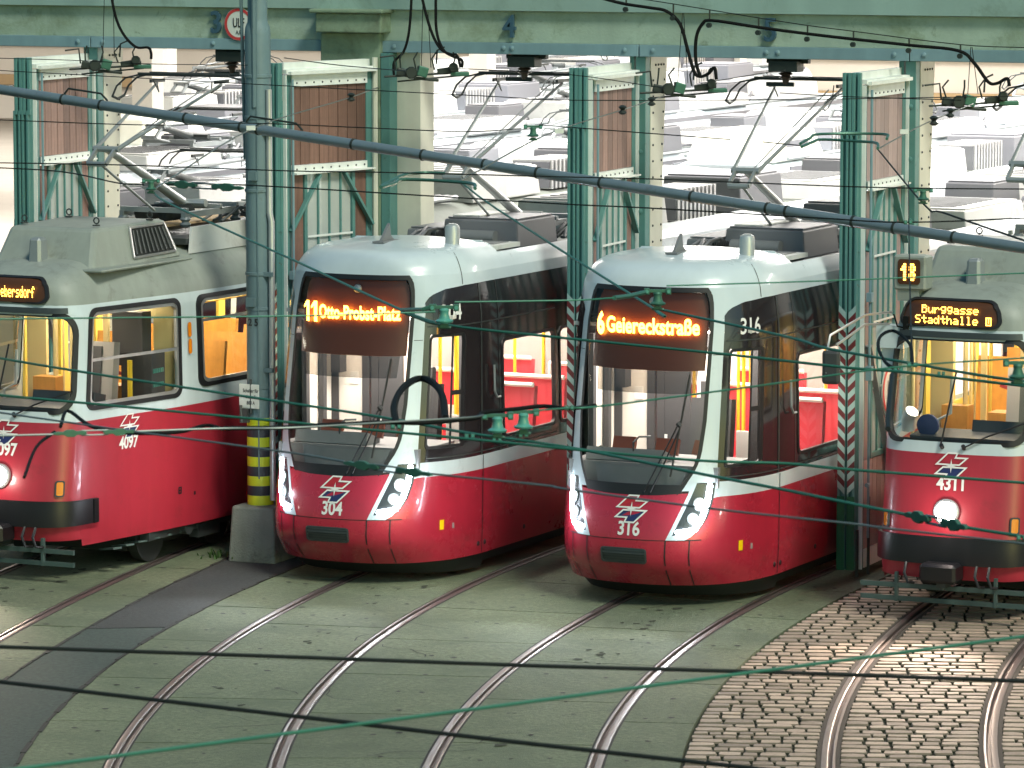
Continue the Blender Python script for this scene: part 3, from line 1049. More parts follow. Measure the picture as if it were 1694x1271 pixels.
        le.lathe([(.058, 0), (.056, .012), (.03, .022)], h.P(np.array([.372]), np.array([1.13]), .006)[0], 14, h.N(np.array([.372]), np.array([1.13]))[0])
        ho = MB()
        for qq, z, r_ in ((.372, 1.13, .075), (.340, .98, .065)):
            ho.lathe([(r_, 0), (r_, .01), (r_ * .8, .012), (r_ * .75, .004)], h.P(np.array([qq]), np.array([z]), .004)[0], 16, h.N(np.array([qq]), np.array([z]))[0])
        for b_ in (st, le, ho):
            if sg < 0: b_.v = [(-x, y, z) for x, y, z in b_.v]; b_.f = [q_[::-1] for q_ in b_.f]
        st.build('led_strip', M['led_white'], lo, True); le.build('lamp_lens', M['lamp_white'], lo, True); ho.build('lamp_housing', M['steel_grey'], lo, True)
        P_l = bpy.data.lights.new('headlight_spill', 'POINT'); P_l.energy = 5.0; P_l.shadow_soft_size = .05; P_l.color = (.82, .90, 1)
        po = bpy.data.objects.new('headlight_spill', P_l); po.parent = T; po.location = (sg * .86, .13, 1.0); col.objects.link(po)
        S_ = bpy.data.lights.new('headlight_beam', 'SPOT'); S_.energy = 75; S_.spot_size = math.radians(78); S_.spot_blend = .8; S_.shadow_soft_size = .08; S_.color = (.85, .93, 1)
        so = bpy.data.objects.new('headlight_beam', S_); so.parent = T; so.location = (sg * .78, -.10, 1.05)
        so.rotation_euler = Vector((-sg * .05, -1, -.16)).to_track_quat('-Z', 'Y').to_euler(); col.objects.link(so)
    # grille, emblem, number
    gr = part('grille', lambda b: fill(b, h, refine(rr(-.108, .090, .50, .655, .02, .03)), .004, 6), 'plastic_dark', 'keep')
    def bars(b):
        for k in range(5): patch(b, h, -.102, .084, .515 + .028 * k, .531 + .028 * k, 10, 1, .014)
        ring(b, h, rr(-.111, .093, .495, .66, .02, .03), rr(-.102, .084, .508, .648, .018, .025), .004, .02)
    part('grille_slat', bars, 'steel_dark', True, gr)
    emblem(T, h, .012, 1.07, .30)
    v, f = text2d(number, .20, .005, .86)
    part('front_number', lambda b: decal(b, h, v, f, .008, .858, .008), 'emblem_white', None)
    qs_ = q_at(h, .74, .66)
    part('yellow_sticker', lambda b: patch(b, h, qs_ - .014, qs_ + .014, .60, .71, 2, 1, .004), 'sticker_yellow')
    def dotsm(b):
        for y, z in ((1.43, .36), (1.58, .36), (2.6, .40)):
            q_ = q_at(h, y, z); b.lathe([(.03, 0), (.025, .006)], h.P(np.array([q_]), np.array([z]), .002)[0], 10, (1, 0, 0))
        q_ = q_at(h, .38, 1.02); ring(b, h, rr(q_ - .006, q_ + .006, .97, 1.06, .004, .02), rr(q_ - .003, q_ + .003, .98, 1.05, .003, .015), .002, .005)
    part('jacking_point', dotsm, 'rubber', True)
    # things on the cab roof
    part('fin_aerial', lambda b: (b.prism([(0, 0), (.34, 0), (.25, .06), (.22, .20), (.15, .14), (.06, .05)], (-.012, 1.28, 3.72), (0, 1, 0), (0, 0, 1), (1, 0, 0), .03), b.box((0, 1.45, 3.72), (.14, .42, .02))), 'plastic_grey', True)
    part('round_aerial', lambda b: b.lathe([(.085, 0), (.085, .22), (.075, .26), (.04, .28)], (.68, 1.75, 3.64), 14), 'steel_light', True)
    part('walkway_grating', lambda b: [b.b2((-.70, 2.75 + .09 * k, 3.55), (.02, 2.81 + .09 * k, 3.59)) for k in range(12)], 'beige_grating', None)
    part('roof_hatch', lambda b: (b.b2((-.2, 2.35, 3.55), (.74, 3.4, 3.60)),), 'roof_white', None)
    part('hatch_panel', lambda b: (b.b2((-.1, 2.45, 3.602), (.64, 2.8, 3.61)), b.b2((-.1, 2.9, 3.602), (.64, 3.3, 3.61))), 'plastic_grey', None)
    o = roof_box(T, (.12, 4.15, 3.66), (1.0, 1.1, .32), 'lilac_grey', 0)
    MB().b2((-.30, 3.75, 3.845), (.05, 4.55, 3.86)).build('lid_plate', M['roof_white'], o)
    MB().tube([(.1 - .35, 3.55, 3.62), (.35, 3.55, 3.62)], .085, 14).build('air_cylinder', M['plastic_grey'], T, True)
    cr = MB()
    for k in range(9): cr.lathe([(.06, 0), (.085, .012), (.06, .024)], (-.5 + .028 * k, 3.62, 3.60), 10, (1, 0, 0))
    cr.build('corrugated_hose', M['plastic_dark'], T, True)
    pantograph(T, 4.95, 3.70, 3.35, 4.50, 5.25, 5.46, 'steel_light')
    hoses(T, -.5, 3.0, 4.6, 3.50, 5, .018, int(number)); hoses(T, .6, 4.8, 6.4, 3.50, 5, .02, int(number) + 1)
    roof_box(T, (-.62, 4.3, 3.58), (.42, 1.5, .22), 'plastic_grey', 0, True, 'resistor_box')
    roof_gear(T, 6.2, length - 1, 3.47, int(number))
    # cabin and saloon
    part('saloon_floor', lambda b: b.b2((-1.1, .9, .60), (1.1, 10, .66)), 'interior_grey', None)
    part('saloon_ceiling', lambda b: b.b2((-1.05, 1.0, 2.92), (1.05, 12, 2.96)), 'interior_white', None)
    part('ceiling_light', lambda b: [b.b2((x - .12, 2.3, 2.895), (x + .12, 11.5, 2.915)) for x in (-.55, .55)] , 'saloon_light', None)
    part('cab_lamp', lambda b: b.b2((-.7, 1.0, 2.893), (.7, 2.05, 2.915)), 'cab_light', None)
    part('dashboard', lambda b: (patch(b, h, neg([(1.2, .22), (1.6, .32)]), [(1.2, .22), (1.6, .32)], 1.2, 1.52, 16, 3, -.14), b.box((0, .95, 1.40), (1.75, .9, .22)), b.box((-.25, .72, 1.54), (.9, .32, .14), rx=-.3)), 'dash_grey', True)
    part('dash_screen', lambda b: (b.box((-.35, .80, 1.66), (.26, .05, .18), rx=-.35), b.box((.15, .82, 1.66), (.26, .05, .18), rx=-.35), b.box((.52, .86, 1.66), (.18, .05, .16), rx=-.35, rz=-.4)), 'display_brown', None)
    part('dash_lever', lambda b: (b.tube([(-.6, .8, 1.5), (-.62, .76, 1.64)], .014, 6), b.tube([(.62, .9, 1.5), (.64, .84, 1.62)], .018, 6)), 'steel_dark', True)
    part('dash_lamp', lambda b: b.tube([(-.15, .6, 1.5), (-.15, .58, 1.72), (-.10, .62, 1.78), (.0, .70, 1.78)], .012, 6), 'steel_dark', True)
    ds = part('driver_seat', lambda b: (b.box((.28, 1.75, 1.72), (.48, .13, .75), rx=-.12), b.box((.28, 1.55, 1.30), (.5, .5, .14)), b.box((.28, 1.80, 2.18), (.28, .1, .2))), 'interior_dark', None)
    def partit(b):
        for x in (-1.02, -.62, -.50, .62): b.b2((x - .045, 2.12, .66), (x + .045, 2.20, 2.9))
        b.b2((-1.05, 2.12, 2.62), (1.05, 2.2, 2.92))
        b.b2((-.50, 2.13, .66), (-.15, 2.17, 2.7))
    part('cab_partition', partit, 'interior_dark', None)
    part('partition_panel', lambda b: (b.b2((-.98, 2.14, .66), (-.66, 2.18, 2.6)), b.b2((.40, 2.14, .66), (.60, 2.18, 1.7)), b.b2((-.14, 2.3, .66), (.06, 2.36, 2.6))), 'interior_white', None)
    for (x, y) in ((-.05, 2.9), (.30, 2.6), (.46, 2.75), (.62, 4.3), (-.6, 5.0), (.55, 6.0)):
        part('grab_pole', lambda b: b.tube([(x, y, .66), (x, y, 2.9)], .022, 8), 'pole_yellow', True)
    for (x, y) in ((.62, 2.95), (.62, 3.8), (.62, 5.2), (-.66, 4.0), (-.66, 5.6), (.62, 6.8)):
        part('passenger_seat', lambda b: (b.box((x, y + .22, 1.52), (.82, .09, .86), rx=-.12), b.box((x, y, 1.10), (.82, .46, .1))), 'interior_red', None)
        part('seat_rim', lambda b: (b.tube([(x - .42, y + .17, 1.97), (x + .42, y + .17, 1.97)], .03, 6), b.tube([(x - .42, y + .21, 1.2), (x - .42, y + .17, 1.97)], .025, 6)), 'interior_white', True)
    part('end_wall', lambda b: b.b2((-1.05, 9.2, .66), (1.05, 9.26, 2.92)), 'interior_white', None)
    ll = part('left_lining', lambda b: (b.b2((-1.08, 1.45, .66), (-1.05, 2.04, 2.6)), b.b2((-1.10, 2.05, .66), (-1.07, 9.2, 1.45)), b.b2((-1.10, 2.05, 2.5), (-1.07, 9.2, 2.92)), b.b2((-1.10, 2.05, 1.45), (-1.07, 2.5, 2.5)), b.b2((-1.10, 3.7, 1.45), (-1.07, 4.1, 2.5)), b.b2((-1.10, 5.5, 1.45), (-1.07, 5.8, 2.5))), 'interior_white', None)
    part('lining_window', lambda b: [b.b2((-1.09, y0_, 1.46), (-1.08, y1_, 2.49)) for y0_, y1_ in ((2.51, 3.09), (3.11, 3.69), (4.11, 5.49), (5.81, 9.1))], 'interior_grey', None, ll)
    part('door_post', lambda b: [b.b2((-1.06, y_, .66), (-1.0, y_ + .06, 2.9)) for y_ in (2.45, 3.07, 3.70)], 'interior_white', None, ll)
    part('seat_panel', lambda b: [b.b2((-1.06, y_, .66), (-.45, y_ + .04, 1.55)) for y_ in (4.15, 5.6)], 'interior_white', None, ll)
    for (x, y, m_) in ((-.86, 2.35, 'pole_yellow'), (-.74, 2.75, 'pole_yellow'), (-.92, 3.15, 'pole_yellow'), (-.62, 3.35, 'pole_yellow'), (-.30, 3.9, 'pole_yellow'), (.10, 4.6, 'pole_yellow')):
        part('grab_pole', lambda b: b.tube([(x, y, .66), (x, y, 2.9)], .02, 8), m_, True)
    for (x, y, z0_, z1_, m_) in ((-.98, 1.30, 1.5, 2.5, 'interior_dark'), (-1.0, 1.75, 1.5, 2.5, 'interior_dark')):
        part('cab_post', lambda b: b.b2((x - .03, y, z0_ - .2), (x + .03, y + .08, z1_ + .3)), m_, None)
    part('notice', lambda b: (b.b2((-.82, 2.125, 2.0), (-.72, 2.139, 2.14)), b.b2((-.50, 2.125, 1.5), (-.42, 2.129, 1.62))), 'emblem_white', None)
    part('ticket_box', lambda b: (b.box((.80, 2.3, 1.75), (.3, .3, .5)), b.box((-.88, 1.95, 2.35), (.12, .16, .4))), 'interior_dark', None)
    return T


modern_tram('tram', (-4.48, -6.42, 0), '304', 'Otto-Probst-Platz', '11', 'modern red and white tram with route 11 display, standing next to the yellow-banded mast', 'trams standing in the depot gateways', .205)
modern_tram('tram', (-.91, -6.40, 0), '316', 'Geiereckstraße', '6', 'modern red and white tram with route 6 display, between two red-white striped gate leaves', 'trams standing in the depot gateways', .235)


# ------------------------------------------------------------------ the two older trams
E2PLAN = [(0, 0), (.33, .02), (.53, .07), (.655, .18), (.725, .36), (.775, .75), (.83, 1.2), (.91, 1.8), (.965, 2.4), (1, 3.2)]
E2 = Hull([.25, .3, .5, .65, .9, 1.15, 1.75, 1.9, 2.45, 2.95, 3.15, 3.30, 3.42, 3.50, 3.55],
          [.12, .10, .04, .0, .02, .05, .13, .15, .25, .32, .35, .385, .56, .90, 1.2],
          [1.12, 1.13, 1.15, 1.15, 1.15, 1.15, 1.15, 1.15, 1.13, 1.10, 1.05, .97, .85, .7, .55], 3.2, plan=E2PLAN)


def old_tram(loc, number, label, group, length=19.0):
    T = tag(empty('tram', loc), label, 'tram', group)
    h = E2
    QE = 1 + length - h.yj
    first = number == '4311'
    def part(n, build, m, smooth='keep', parent=None):
        b = MB(); build(b); return b.build(n, M[m], parent or T, smooth)
    WR = 1.77
    def red(b):
        patch(b, h, -.24, .24, .47, WR, 40, 10)
        for sg in (1, -1):
            patch(b, h, *((.24, 1) if sg > 0 else (-1, -.24)), .38, WR, 30, 10)
            patch(b, h, *((1, 1.66) if sg > 0 else (-1.66, -1)), .38, WR, 2, 10)
            patch(b, h, *((1.66, QE) if sg > 0 else (-QE, -1.66)), .62, WR, 3, 8)
    body = part('lower_body', red, 'tram_red_old')
    qc0, qc1 = .255, .715
    wins = [(.835 if k == 0 else 1 + (2.62 + 1.62 * k - 3.2), 1 + (2.62 + 1.62 * k + 1.48 - 3.2)) for k in range(6)]
    hs = [(-.195, .195, 1.89, 2.95, .055, .22)]
    side = [(qc0, qc1, 1.91, 2.985, .03, .09)] + [(a_, b_, 1.98, 2.985, .035, .09) for a_, b_ in wins]
    holes = hs + side + [(-b_, -a_, z0, z1, r1, r2) for a_, b_, z0, z1, r1, r2 in side]
    part('upper_body', lambda b: panel(b, h, -8.6, 8.6, WR, 3.06, holes, .03, .1), 'tram_white_old', True)
    def rear(b):
        patch(b, h, 8.6, QE, WR, 3.06, 3, 3, mir=True)
    part('rear_upper_body', rear, 'tram_white_old')
    def roof(b):
        tb = [0, .2, .4, .6, .75, .88, 1]
        patch(b, h, -1, 1, 3.06, 3.55, 72, 6, tbl=tb)
        patch(b, h, 1, QE, 3.06, 3.55, 3, 6, mir=True, tbl=tb)
        rows = []
        for q in (0, .05, .1, .15, .2, .3, .45, .6, .8, 1, 5, QE):
            e0 = h.S(np.array([q]), np.array([3.55]))[0]
            rows.append([(e0[0] * u, e0[1], 3.55 + .03 * (1 - u * u) * min(1, (e0[1] - 1.2) / .3)) for u in np.linspace(-1, 1, 7)])
        b.add([p for r_ in rows for p in r_], [(j * 7 + i, j * 7 + i + 1, (j + 1) * 7 + i + 1, (j + 1) * 7 + i) for j in range(len(rows) - 1) for i in range(6)])
    part('roof', roof, 'roof_grey')
    # glazing
    for i, hh in enumerate(holes[:6] + holes[8:9]):
        lo = rr(*hh[:4], hh[4], hh[5], 7)
        g = MB(); fill(g, h, refine(lo, .05), -.012, 8)
        go = g.build('windscreen' if i == 0 else 'side_window', M['glass_clear'], T, True)
        e_ = .012 if hh[1] < .8 else .02
        out = rr(hh[0] - e_ * .8, hh[1] + e_ * .8, hh[2] - .03, hh[3] + .03, hh[4] + .006, hh[5] + .03, 7)
        inn = rr(hh[0] + e_ * .5, hh[1] - e_ * .5, hh[2] + .02, hh[3] - .02, hh[4], hh[5] - .01, 7)
        r_ = MB(); ring(r_, h, out, inn, -.004, .016, .03); r_.build('window_rubber', M['rubber'], go, True)
        if i:
            inn2 = rr(hh[0] + e_ * 1.2, hh[1] - e_ * 1.2, hh[2] + .055, hh[3] - .055, hh[4], hh[5] - .03, 7)
            r2 = MB(); ring(r2, h, inn, inn2, -.01, .008, .02)
            zr = 2.42 if i in (1, 6) else 2.70
            patch(r2, h, hh[0] + e_ * .6, hh[1] - e_ * .6, zr, zr + .035, 6, 1, .006)
            r2.build('window_frame', M['aluminium'], go, True)
        else:
            # wipers
            w = MB(); P_ = lambda q_, z_, o_=.04: tuple(h.P(np.array([q_]), np.array([z_]), o_)[0])
            w.tube([P_(-.025, 1.84, .03), P_(-.02, 1.90), P_(.005, 2.62)], .010, 6); w.tube([P_(-.02, 1.83, .01), P_(-.02, 1.86, .05)], .022, 8)
            w.tube([P_(.035, 1.84, .03), P_(.09, 1.96), P_(.19, 2.12)], .010, 6); w.tube([P_(.035, 1.83, .01), P_(.035, 1.86, .05)], .022, 8)
            w.build('wiper', M['rubber'], go, True)
    # visor lip above the windscreen
    part('visor', lambda b: patch(b, h, -.17, .17, 2.965, 3.03, 24, 2, .03), 'steel_dark', True)
    # destination box
    db = part('destination_display', lambda b: fill(b, h, refine(rr(-.172, .112, 3.085, 3.33, .03, .09, 6), .03), .02, 8), 'display_black')
    fr = MB(); ring(fr, h, rr(-.18, .12, 3.07, 3.345, .034, .10, 7), rr(-.170, .110, 3.09, 3.325, .03, .085, 7), .0, .035, .0); fr.build('display_frame', M['rubber'], db, True)
    t = MB(); qd = -.03
    if first:
        v, f, w = dots('Burggasse', .0118, .0126, 6); decal(t, h, [(x - w / 2 + .03, y + .055) for x, y in v], f, qd, 3.21, .045, True)
        v, f, w = dots('Stadthalle U', .0118, .0126, 6); decal(t, h, [(x - w / 2 + .06, y - .055) for x, y in v], f, qd, 3.21, .045, True)
    else:
        v, f, w = dots('Strebersdorf', .0081, .0185, 6); decal(t, h, [(x - w + .42, y) for x, y in v], f, qd, 3.205, .045, True)
    t.build('lit_text', M['led_amber_old'], db)
    # bumper
    def bump(b):
        for q0_, q1_, n_ in ((-.30, .30, 60),):
            patch(b, h, q0_, q1_, .63, .90, n_, 3, .045); patch(b, h, q0_, q1_, .88, .905, n_, 1, .025)
            for z_, s_ in ((.63, -1), (.90, 1)):
                qq = np.linspace(q0_, q1_, n_ + 1); a_ = h.P(qq, np.full_like(qq, z_), .045); c_ = h.P(qq, np.full_like(qq, z_), -.01)
                b.add(np.vstack([a_, c_]), [(i, i + 1, n_ + 2 + i, n_ + 1 + i) if s_ < 0 else (i + 1, i, n_ + 1 + i, n_ + 2 + i) for i in range(n_)])
        for q_ in (-.30, .30):
            p = h.P(np.array([q_]), np.array([.765]), .015)[0]; b.box(p, (.08, .1, .27))
    part('bumper', bump, 'bumper_black', True)
    lipp = MB(); patch(lipp, h, -.25, .25, .462, .478, 40, 1, .012); lipp.build('apron_edge', M['tram_red_old'], T, True)
    # head lamp, indicators
    hp = h.P(np.array([0.0]), np.array([1.165]), .0)[0]
    hl = MB(); hl.lathe([(.14, -.02), (.14, .03), (.115, .045), (.11, .02)], hp, 24, (0, -1, .08)); ho = hl.build('headlight', M['steel_light'], T, True)
    MB().lathe([(.11, .02), (.10, .045), (.06, .06), (.01, .066)], hp, 20, (0, -1, .08)).build('lamp_lens', M['lamp_warm'], ho, True)
    P_l = bpy.data.lights.new('headlight_spill', 'POINT'); P_l.energy = 5.0; P_l.shadow_soft_size = .06; P_l.color = (1, .84, .74)
    po = bpy.data.objects.new('headlight_spill', P_l); po.parent = T; po.location = (0, -.22, 1.15); col.objects.link(po)
    S_ = bpy.data.lights.new('headlight_beam', 'SPOT'); S_.energy = 380; S_.spot_size = math.radians(82); S_.spot_blend = .8; S_.shadow_soft_size = .1; S_.color = (1, .80, .64)
    so = bpy.data.objects.new('headlight_beam', S_); so.parent = T; so.location = (0, -.16, 1.165)
    so.rotation_euler = Vector((0.10, -1, -.20)).to_track_quat('-Z', 'Y').to_euler(); col.objects.link(so)
    for q_ in (-.17, .17):
        o = part('indicator', lambda b: fill(b, h, rr(q_ - .009, q_ + .009, .97, 1.12, .006, .02), .022, 3), 'lamp_amber', True)
        r_ = MB(); ring(r_, h, rr(q_ - .013, q_ + .013, .955, 1.135, .007, .025), rr(q_ - .009, q_ + .009, .97, 1.12, .006, .02), .0, .024); r_.build('indicator_rim', M['plastic_dark'], o, True)
    for sg in (1, -1):
        qm = .77 * sg
        part('marker_lamp', lambda b: [fill(b, h, rr(qm - .010, qm + .010, z_, z_ + .17, .008, .03), .018, 3) for z_ in (2.36, 2.55)], 'lamp_amber', True)
    emblem(T, h, .005, 1.645, .29, .008, False)
    v, f = text2d(number, .19, .006, .86)
    part('front_number', lambda b: decal(b, h, v, f, .008, 1.455, .008), 'emblem_white', None)
    for sg in (1, -1):
        emblem(T, h, .46 * sg, 1.645, .28, .008, False)
        part('side_number', lambda b: decal(b, h, v, f, .46 * sg, 1.455, .008), 'emblem_white', None)
    part('side_marking', lambda b: (decal(b, h, *text2d('El', .11, .004, .9), q0=.72, z0=.80), patch(b, h, .795, .805, .72, .76, 1, 1, .004)), 'rubber', None)
    # coupler, life guard, underframe
    cp = part('coupler_cover', lambda b: b.box((0, -.10, .55), (.40, .30, .20)), 'bumper_black', None); cp.modifiers.new('bevel', 'BEVEL').width = .03
    for x in (-.42, .36, .50):
        part('brake_hose', lambda b: b.tube([(x, -.02, .62), (x + .01, -.10, .52), (x + .05, -.10, .42), (x + .07, .02, .40)], .016, 8), 'rubber', True)
    part('coupler_pin', lambda b: (b.box((0, .06, .42), (.10, .34, .07)), b.lathe([(.03, 0), (.03, .16)], (0, -.06, .36), 10)), 'steel_dark', True)
    def guard(b):
        for z_, y_ in ((.36, .05), (.22, .05)): b.bar((-.95, y_, z_), (.95, y_, z_), .03, .05)
        for x in (-.55, .55): b.bar((x, .05, .50), (x, .05, .19), .05, .03)
        for k in range(6): b.bar((1.0, .9 + .28 * k, .30), (.75, 1.0 + .28 * k, .26), .12, .02)
    part('life_guard', guard, 'guard_paint', None)
    part('underframe', lambda b: (b.b2((-.68, .35, .50), (.68, 2.0, .75)), b.b2((-.95, 2.6, .50), (.95, length, .75)), b.b2((-1.02, 3.8, .36), (1.02, 4.0, .6)), b.b2((-.7, 1.6, .15), (.7, 3.4, .5))), 'under_dark', None)
    for y in (1.9, 3.4):
        for x in (-.78, .78): MB().lathe([(.33, -.06), (.33, .06)], (x, y, .33), 20, (1, 0, 0)).build('wheel', M['under_dark'], T, True)
    part('bogie_frame', lambda b: (b.b2((.88, 1.6, .28), (1.0, 3.7, .42)), b.lathe([(.10, 0), (.10, .12)], (.95, 2.4, .36), 12, (1, 0, 0)), b.b2((.9, 2.7, .18), (1.02, 3.2, .34))), 'steel_dark', None)
    part('step_flap', lambda b: (b.prism([(0, 0), (0, .34), (3.0, .34), (3.0, 0)], (1.165, 3.85, .30), (0, 1, 0), (0, 0, 1), (1, 0, 0), .03), b.prism([(0, 0), (.0, .22), (2.9, .22), (2.9, 0)], (1.19, 3.95, .62), (0, 1, 0), (.25, 0, 1), (1, 0, 0), .02)), 'plastic_dark', None)
    # roof boxes
    bx = MB()
    pl = [(-.66, .98, 3.40), (.66, .98, 3.40), (.80, 2.75, 3.46), (-.80, 2.75, 3.46)]; tp = [(-.56, 1.22, 3.86), (.56, 1.22, 3.86), (.66, 2.62, 3.88), (-.66, 2.62, 3.88)]
    bx.add(pl + tp, [(0, 1, 5, 4), (1, 2, 6, 5), (2, 3, 7, 6), (3, 0, 4, 7), (4, 5, 6, 7)])
    rb = bx.build('roof_box', M['roof_grey'], T, None, .05)
    A, B, C2, D = (Vector(q_) for q_ in (pl[1], pl[2], tp[2], tp[1]))
    def onf(u, v_, o_=0.0):
        p = A.lerp(B, u).lerp(D.lerp(C2, u), v_); n = (B - A).cross(D - A).normalized(); return p + n * o_
    lv = MB()
    for k in range(9):
        u = .50 + .40 * k / 8; lv.bar(onf(u, .22, .012), onf(u, .82, .012), .03, .012, (1, 0, 0))
    lvf = MB(); lvf.add([onf(.47, .16, .004), onf(.93, .16, .004), onf(.93, .88, .004), onf(.47, .88, .004)], [(0, 1, 2, 3)])
    lo = lvf.build('louvre', M['under_dark'], rb)
    lv.build('louvre_slat', M['steel_dark'], lo)
    ed = MB()
    for a_, b_ in (((.46, .14), (.94, .14)), ((.46, .90), (.94, .90)), ((.46, .14), (.46, .90)), ((.94, .14), (.94, .90))): ed.bar(onf(*a_, .014), onf(*b_, .014), .025, .02, (1, 0, 0))
    ed.build('louvre_frame', M['aluminium'], lo)
    eb = MB()
    for x, y in ((-.45, 1.35), (.5, 1.35), (.58, 2.4), (-.5, 2.4)):
        eb.lathe([(.045, 0), (.045, .015)], (x, y, 3.88), 8); eb.tube([(x + .035 * math.cos(t), y, 3.94 + .035 * math.sin(t)) for t in np.linspace(0, 2 * math.pi, 9)], .009, 5, False)
    eb.build('lifting_eye', M['steel_dark'], rb, True)
    sk = MB(); sk.b2((-.86, .86, 3.395), (.86, 2.9, 3.43)); sk.build('roof_box_plinth', M['roof_grey'], T, None, .02)
    part('aerial_pod', lambda b: b.box((-.04, .98, 3.60), (.17, .22, .32), taper=(.85, .8)), 'steel_grey', None).modifiers.new('bevel', 'BEVEL').width = .03
    for k in range(3):
        y = 2.95 + 1.5 * k
        for sx in (1, -1):
            t_ = MB(); t_.prism([(0, 0), (1.42, 0), (1.42, .30), (.12, .30)], (sx * .80, y, 3.46), (0, 1, 0), (-sx * .15, 0, 1), (-sx, 0, 0), .03)
            t_.build('roof_fairing', M['roof_white'], T)
            fg = MB(); fg.b2((sx * .82, y + 1.36, 3.44), (sx * .78, y + 1.41, 3.80)); fg.build('fairing_post', M['roof_grey'], T)
    wk = MB()
    for k in range(8): wk.b2((-.62 + .06 * k, 2.95, 3.66), (-.58 + .06 * k, 6, 3.69))
    wk.build('roof_walkway', M['beige_grating'], T)
    part('roof_deck', lambda b: b.b2((-.74, 2.95, 3.56), (.74, 8.2, 3.63)), 'steel_dark', None)
    for x, y in ((-.2, 3.5), (.12, 3.5)):
        sp = MB()
        for k in range(14): sp.lathe([(.06, 0), (.09, .02), (.06, .04)], (x, y + .045 * k, 3.86), 10, (0, 1, 0))
        sp.build('pantograph_spring', M['under_dark'], T, True)
    MB().lathe([(.16, 0), (.18, .05), (.18, .14), (.13, .18), (.13, .24)], (.35, 5.4, 3.72), 18).build('vacuum_breaker', M['plastic_dark'], T, True)
    hoses(T, .35, 4.4, 5.6, 3.68, 6, .018, 3)
    pantograph(T, 4.2, 3.86, 2.42, 4.68, 4.35, 5.46, 'steel_light', .44)
    roof_gear(T, 6.6, length - 1, 3.55, int(number))
    # line number box on the roof and mirror: only the right-hand old tram shows them
    if first:
        nb = part('line_number_box', lambda b: b.box((-.61, .62, 3.62), (.36, .24, .37)), 'roof_grey', None); nb.modifiers.new('bevel', 'BEVEL').width = .02
        b = MB(); b.box((-.63, .62, 3.39), (.24, .2, .14)); b.build('box_foot', M['roof_grey'], nb)
        b = MB(); b.prism(rr(-.125, .125, -.13, .135, .035, .035), (-.61, .497, 3.63), (1, 0, 0), (0, 0, 1), (0, -1, 0), .008); b.build('number_pane', M['display_black'], nb)
        b = MB(); v, f, w = dots('18', .0150, .0265, 6); b.add([(-.61 + x - w / 2, .482, 3.63 + y) for x, y in v], f); b.build('lit_number', M['led_amber_old'], nb)
        mb_ = part('mirror_bracket', lambda b: (b.box((-.80, .54, 2.94), (.30, .20, .24)), b.box((-.84, .58, 2.70), (.14, .14, .26))), 'tram_white_old', None)
        for pts in ([(-.80, .50, 3.20), (-.97, .16, 3.19), (-1.17, -.34, 3.01), (-1.18, -.39, 2.87), (-1.18, -.42, 2.62)], [(-.82, .48, 3.07), (-.97, .16, 3.09), (-1.10, -.34, 2.91)]):
            b = MB(); b.tube(pts, .013, 7); b.build('mirror_arm', M['aluminium'], mb_, True)
        b = MB(); b.box((-1.14, -.38, 2.68), (.19, .08, .36), rz=.25); b.build('mirror', M['plastic_dark'], mb_, None, .035)
        b = MB(); b.tube([(-.76, .45, 3.18), (-.70, .40, 3.06), (-.60, .42, 3.04)], .010, 6); b.box((-.60, .40, 3.10), (.06, .05, .14)); b.build('mirror_cable', M['cable_black'], mb_, True)
    # inside
    part('cabin_floor', lambda b: b.b2((-.85, .5, .80), (.85, 2.2, .88)), 'interior_grey', None)
    part('saloon_floor', lambda b: b.b2((-1.05, 2.2, .80), (1.05, 9, .88)), 'interior_grey', None)
    part('saloon_ceiling', lambda b: (b.b2((-.7, .62, 3.02), (.7, 2.0, 3.05)), b.b2((-.85, 2.0, 3.02), (.85, 10, 3.05))), 'interior_white', None)
    part('ceiling_light', lambda b: [b.b2((x - .08, 1.9, 2.99), (x + .08, 9.5, 3.01)) for x in (-.45, .45)] + [b.b2((-.3, .8, 2.99), (.3, 1.2, 3.01))], 'cabin_light', None)
    part('dashboard', lambda b: (b.box((.10, .55, 1.86), (1.25, .42, .16), rx=.1), b.box((.45, .80, 1.98), (.8, .25, .14), rx=-.2)), 'plastic_dark', None)
    part('control_post', lambda b: (b.tube([(-.35, .75, 1.8), (-.35, .72, 2.05), (-.22, .75, 2.12), (-.22, .78, 2.5)], .018, 8), b.tube([(-.60, .5, 1.95), (-.60, .48, 2.08), (-.54, .44, 2.16)], .075, 10)), 'steel_light', True)
    part('desk_fan', lambda b: (b.lathe([(.12, 0), (.12, .04), (.04, .06)], (-.36, .46, 2.02), 16, (0, -1, 0)),), 'seat_blue', True)
    part('driver_seat', lambda b: (b.box((.38, 1.55, 2.12), (.46, .13, .85), rx=-.1), b.box((.38, 1.3, 1.65), (.48, .46, .12))), 'interior_grey', None)
    part('seat_back_stripe', lambda b: b.box((.38, 1.48, 2.15), (.16, .02, .7), rx=-.1), 'interior_dark', None)
    cb = part('control_cabinet', lambda b: (b.box((.72, 1.98, 1.75), (.40, .30, 1.3)), b.box((.55, 2.02, 2.55), (.40, .2, .62))), 'interior_dark', None)
    b = MB()
    for r_ in range(4):
        for c_ in range(6): b.box((.925, 1.87 + .04 * c_, 1.72 + .16 * r_), (.012, .022, .05))
    b.build('cabinet_label', M['insulator_teal'], cb)
    part('yellow_pole', lambda b: b.tube([(.80, 1.55, .9), (.80, 1.55, 2.35)], .03, 8), 'pole_yellow', True)
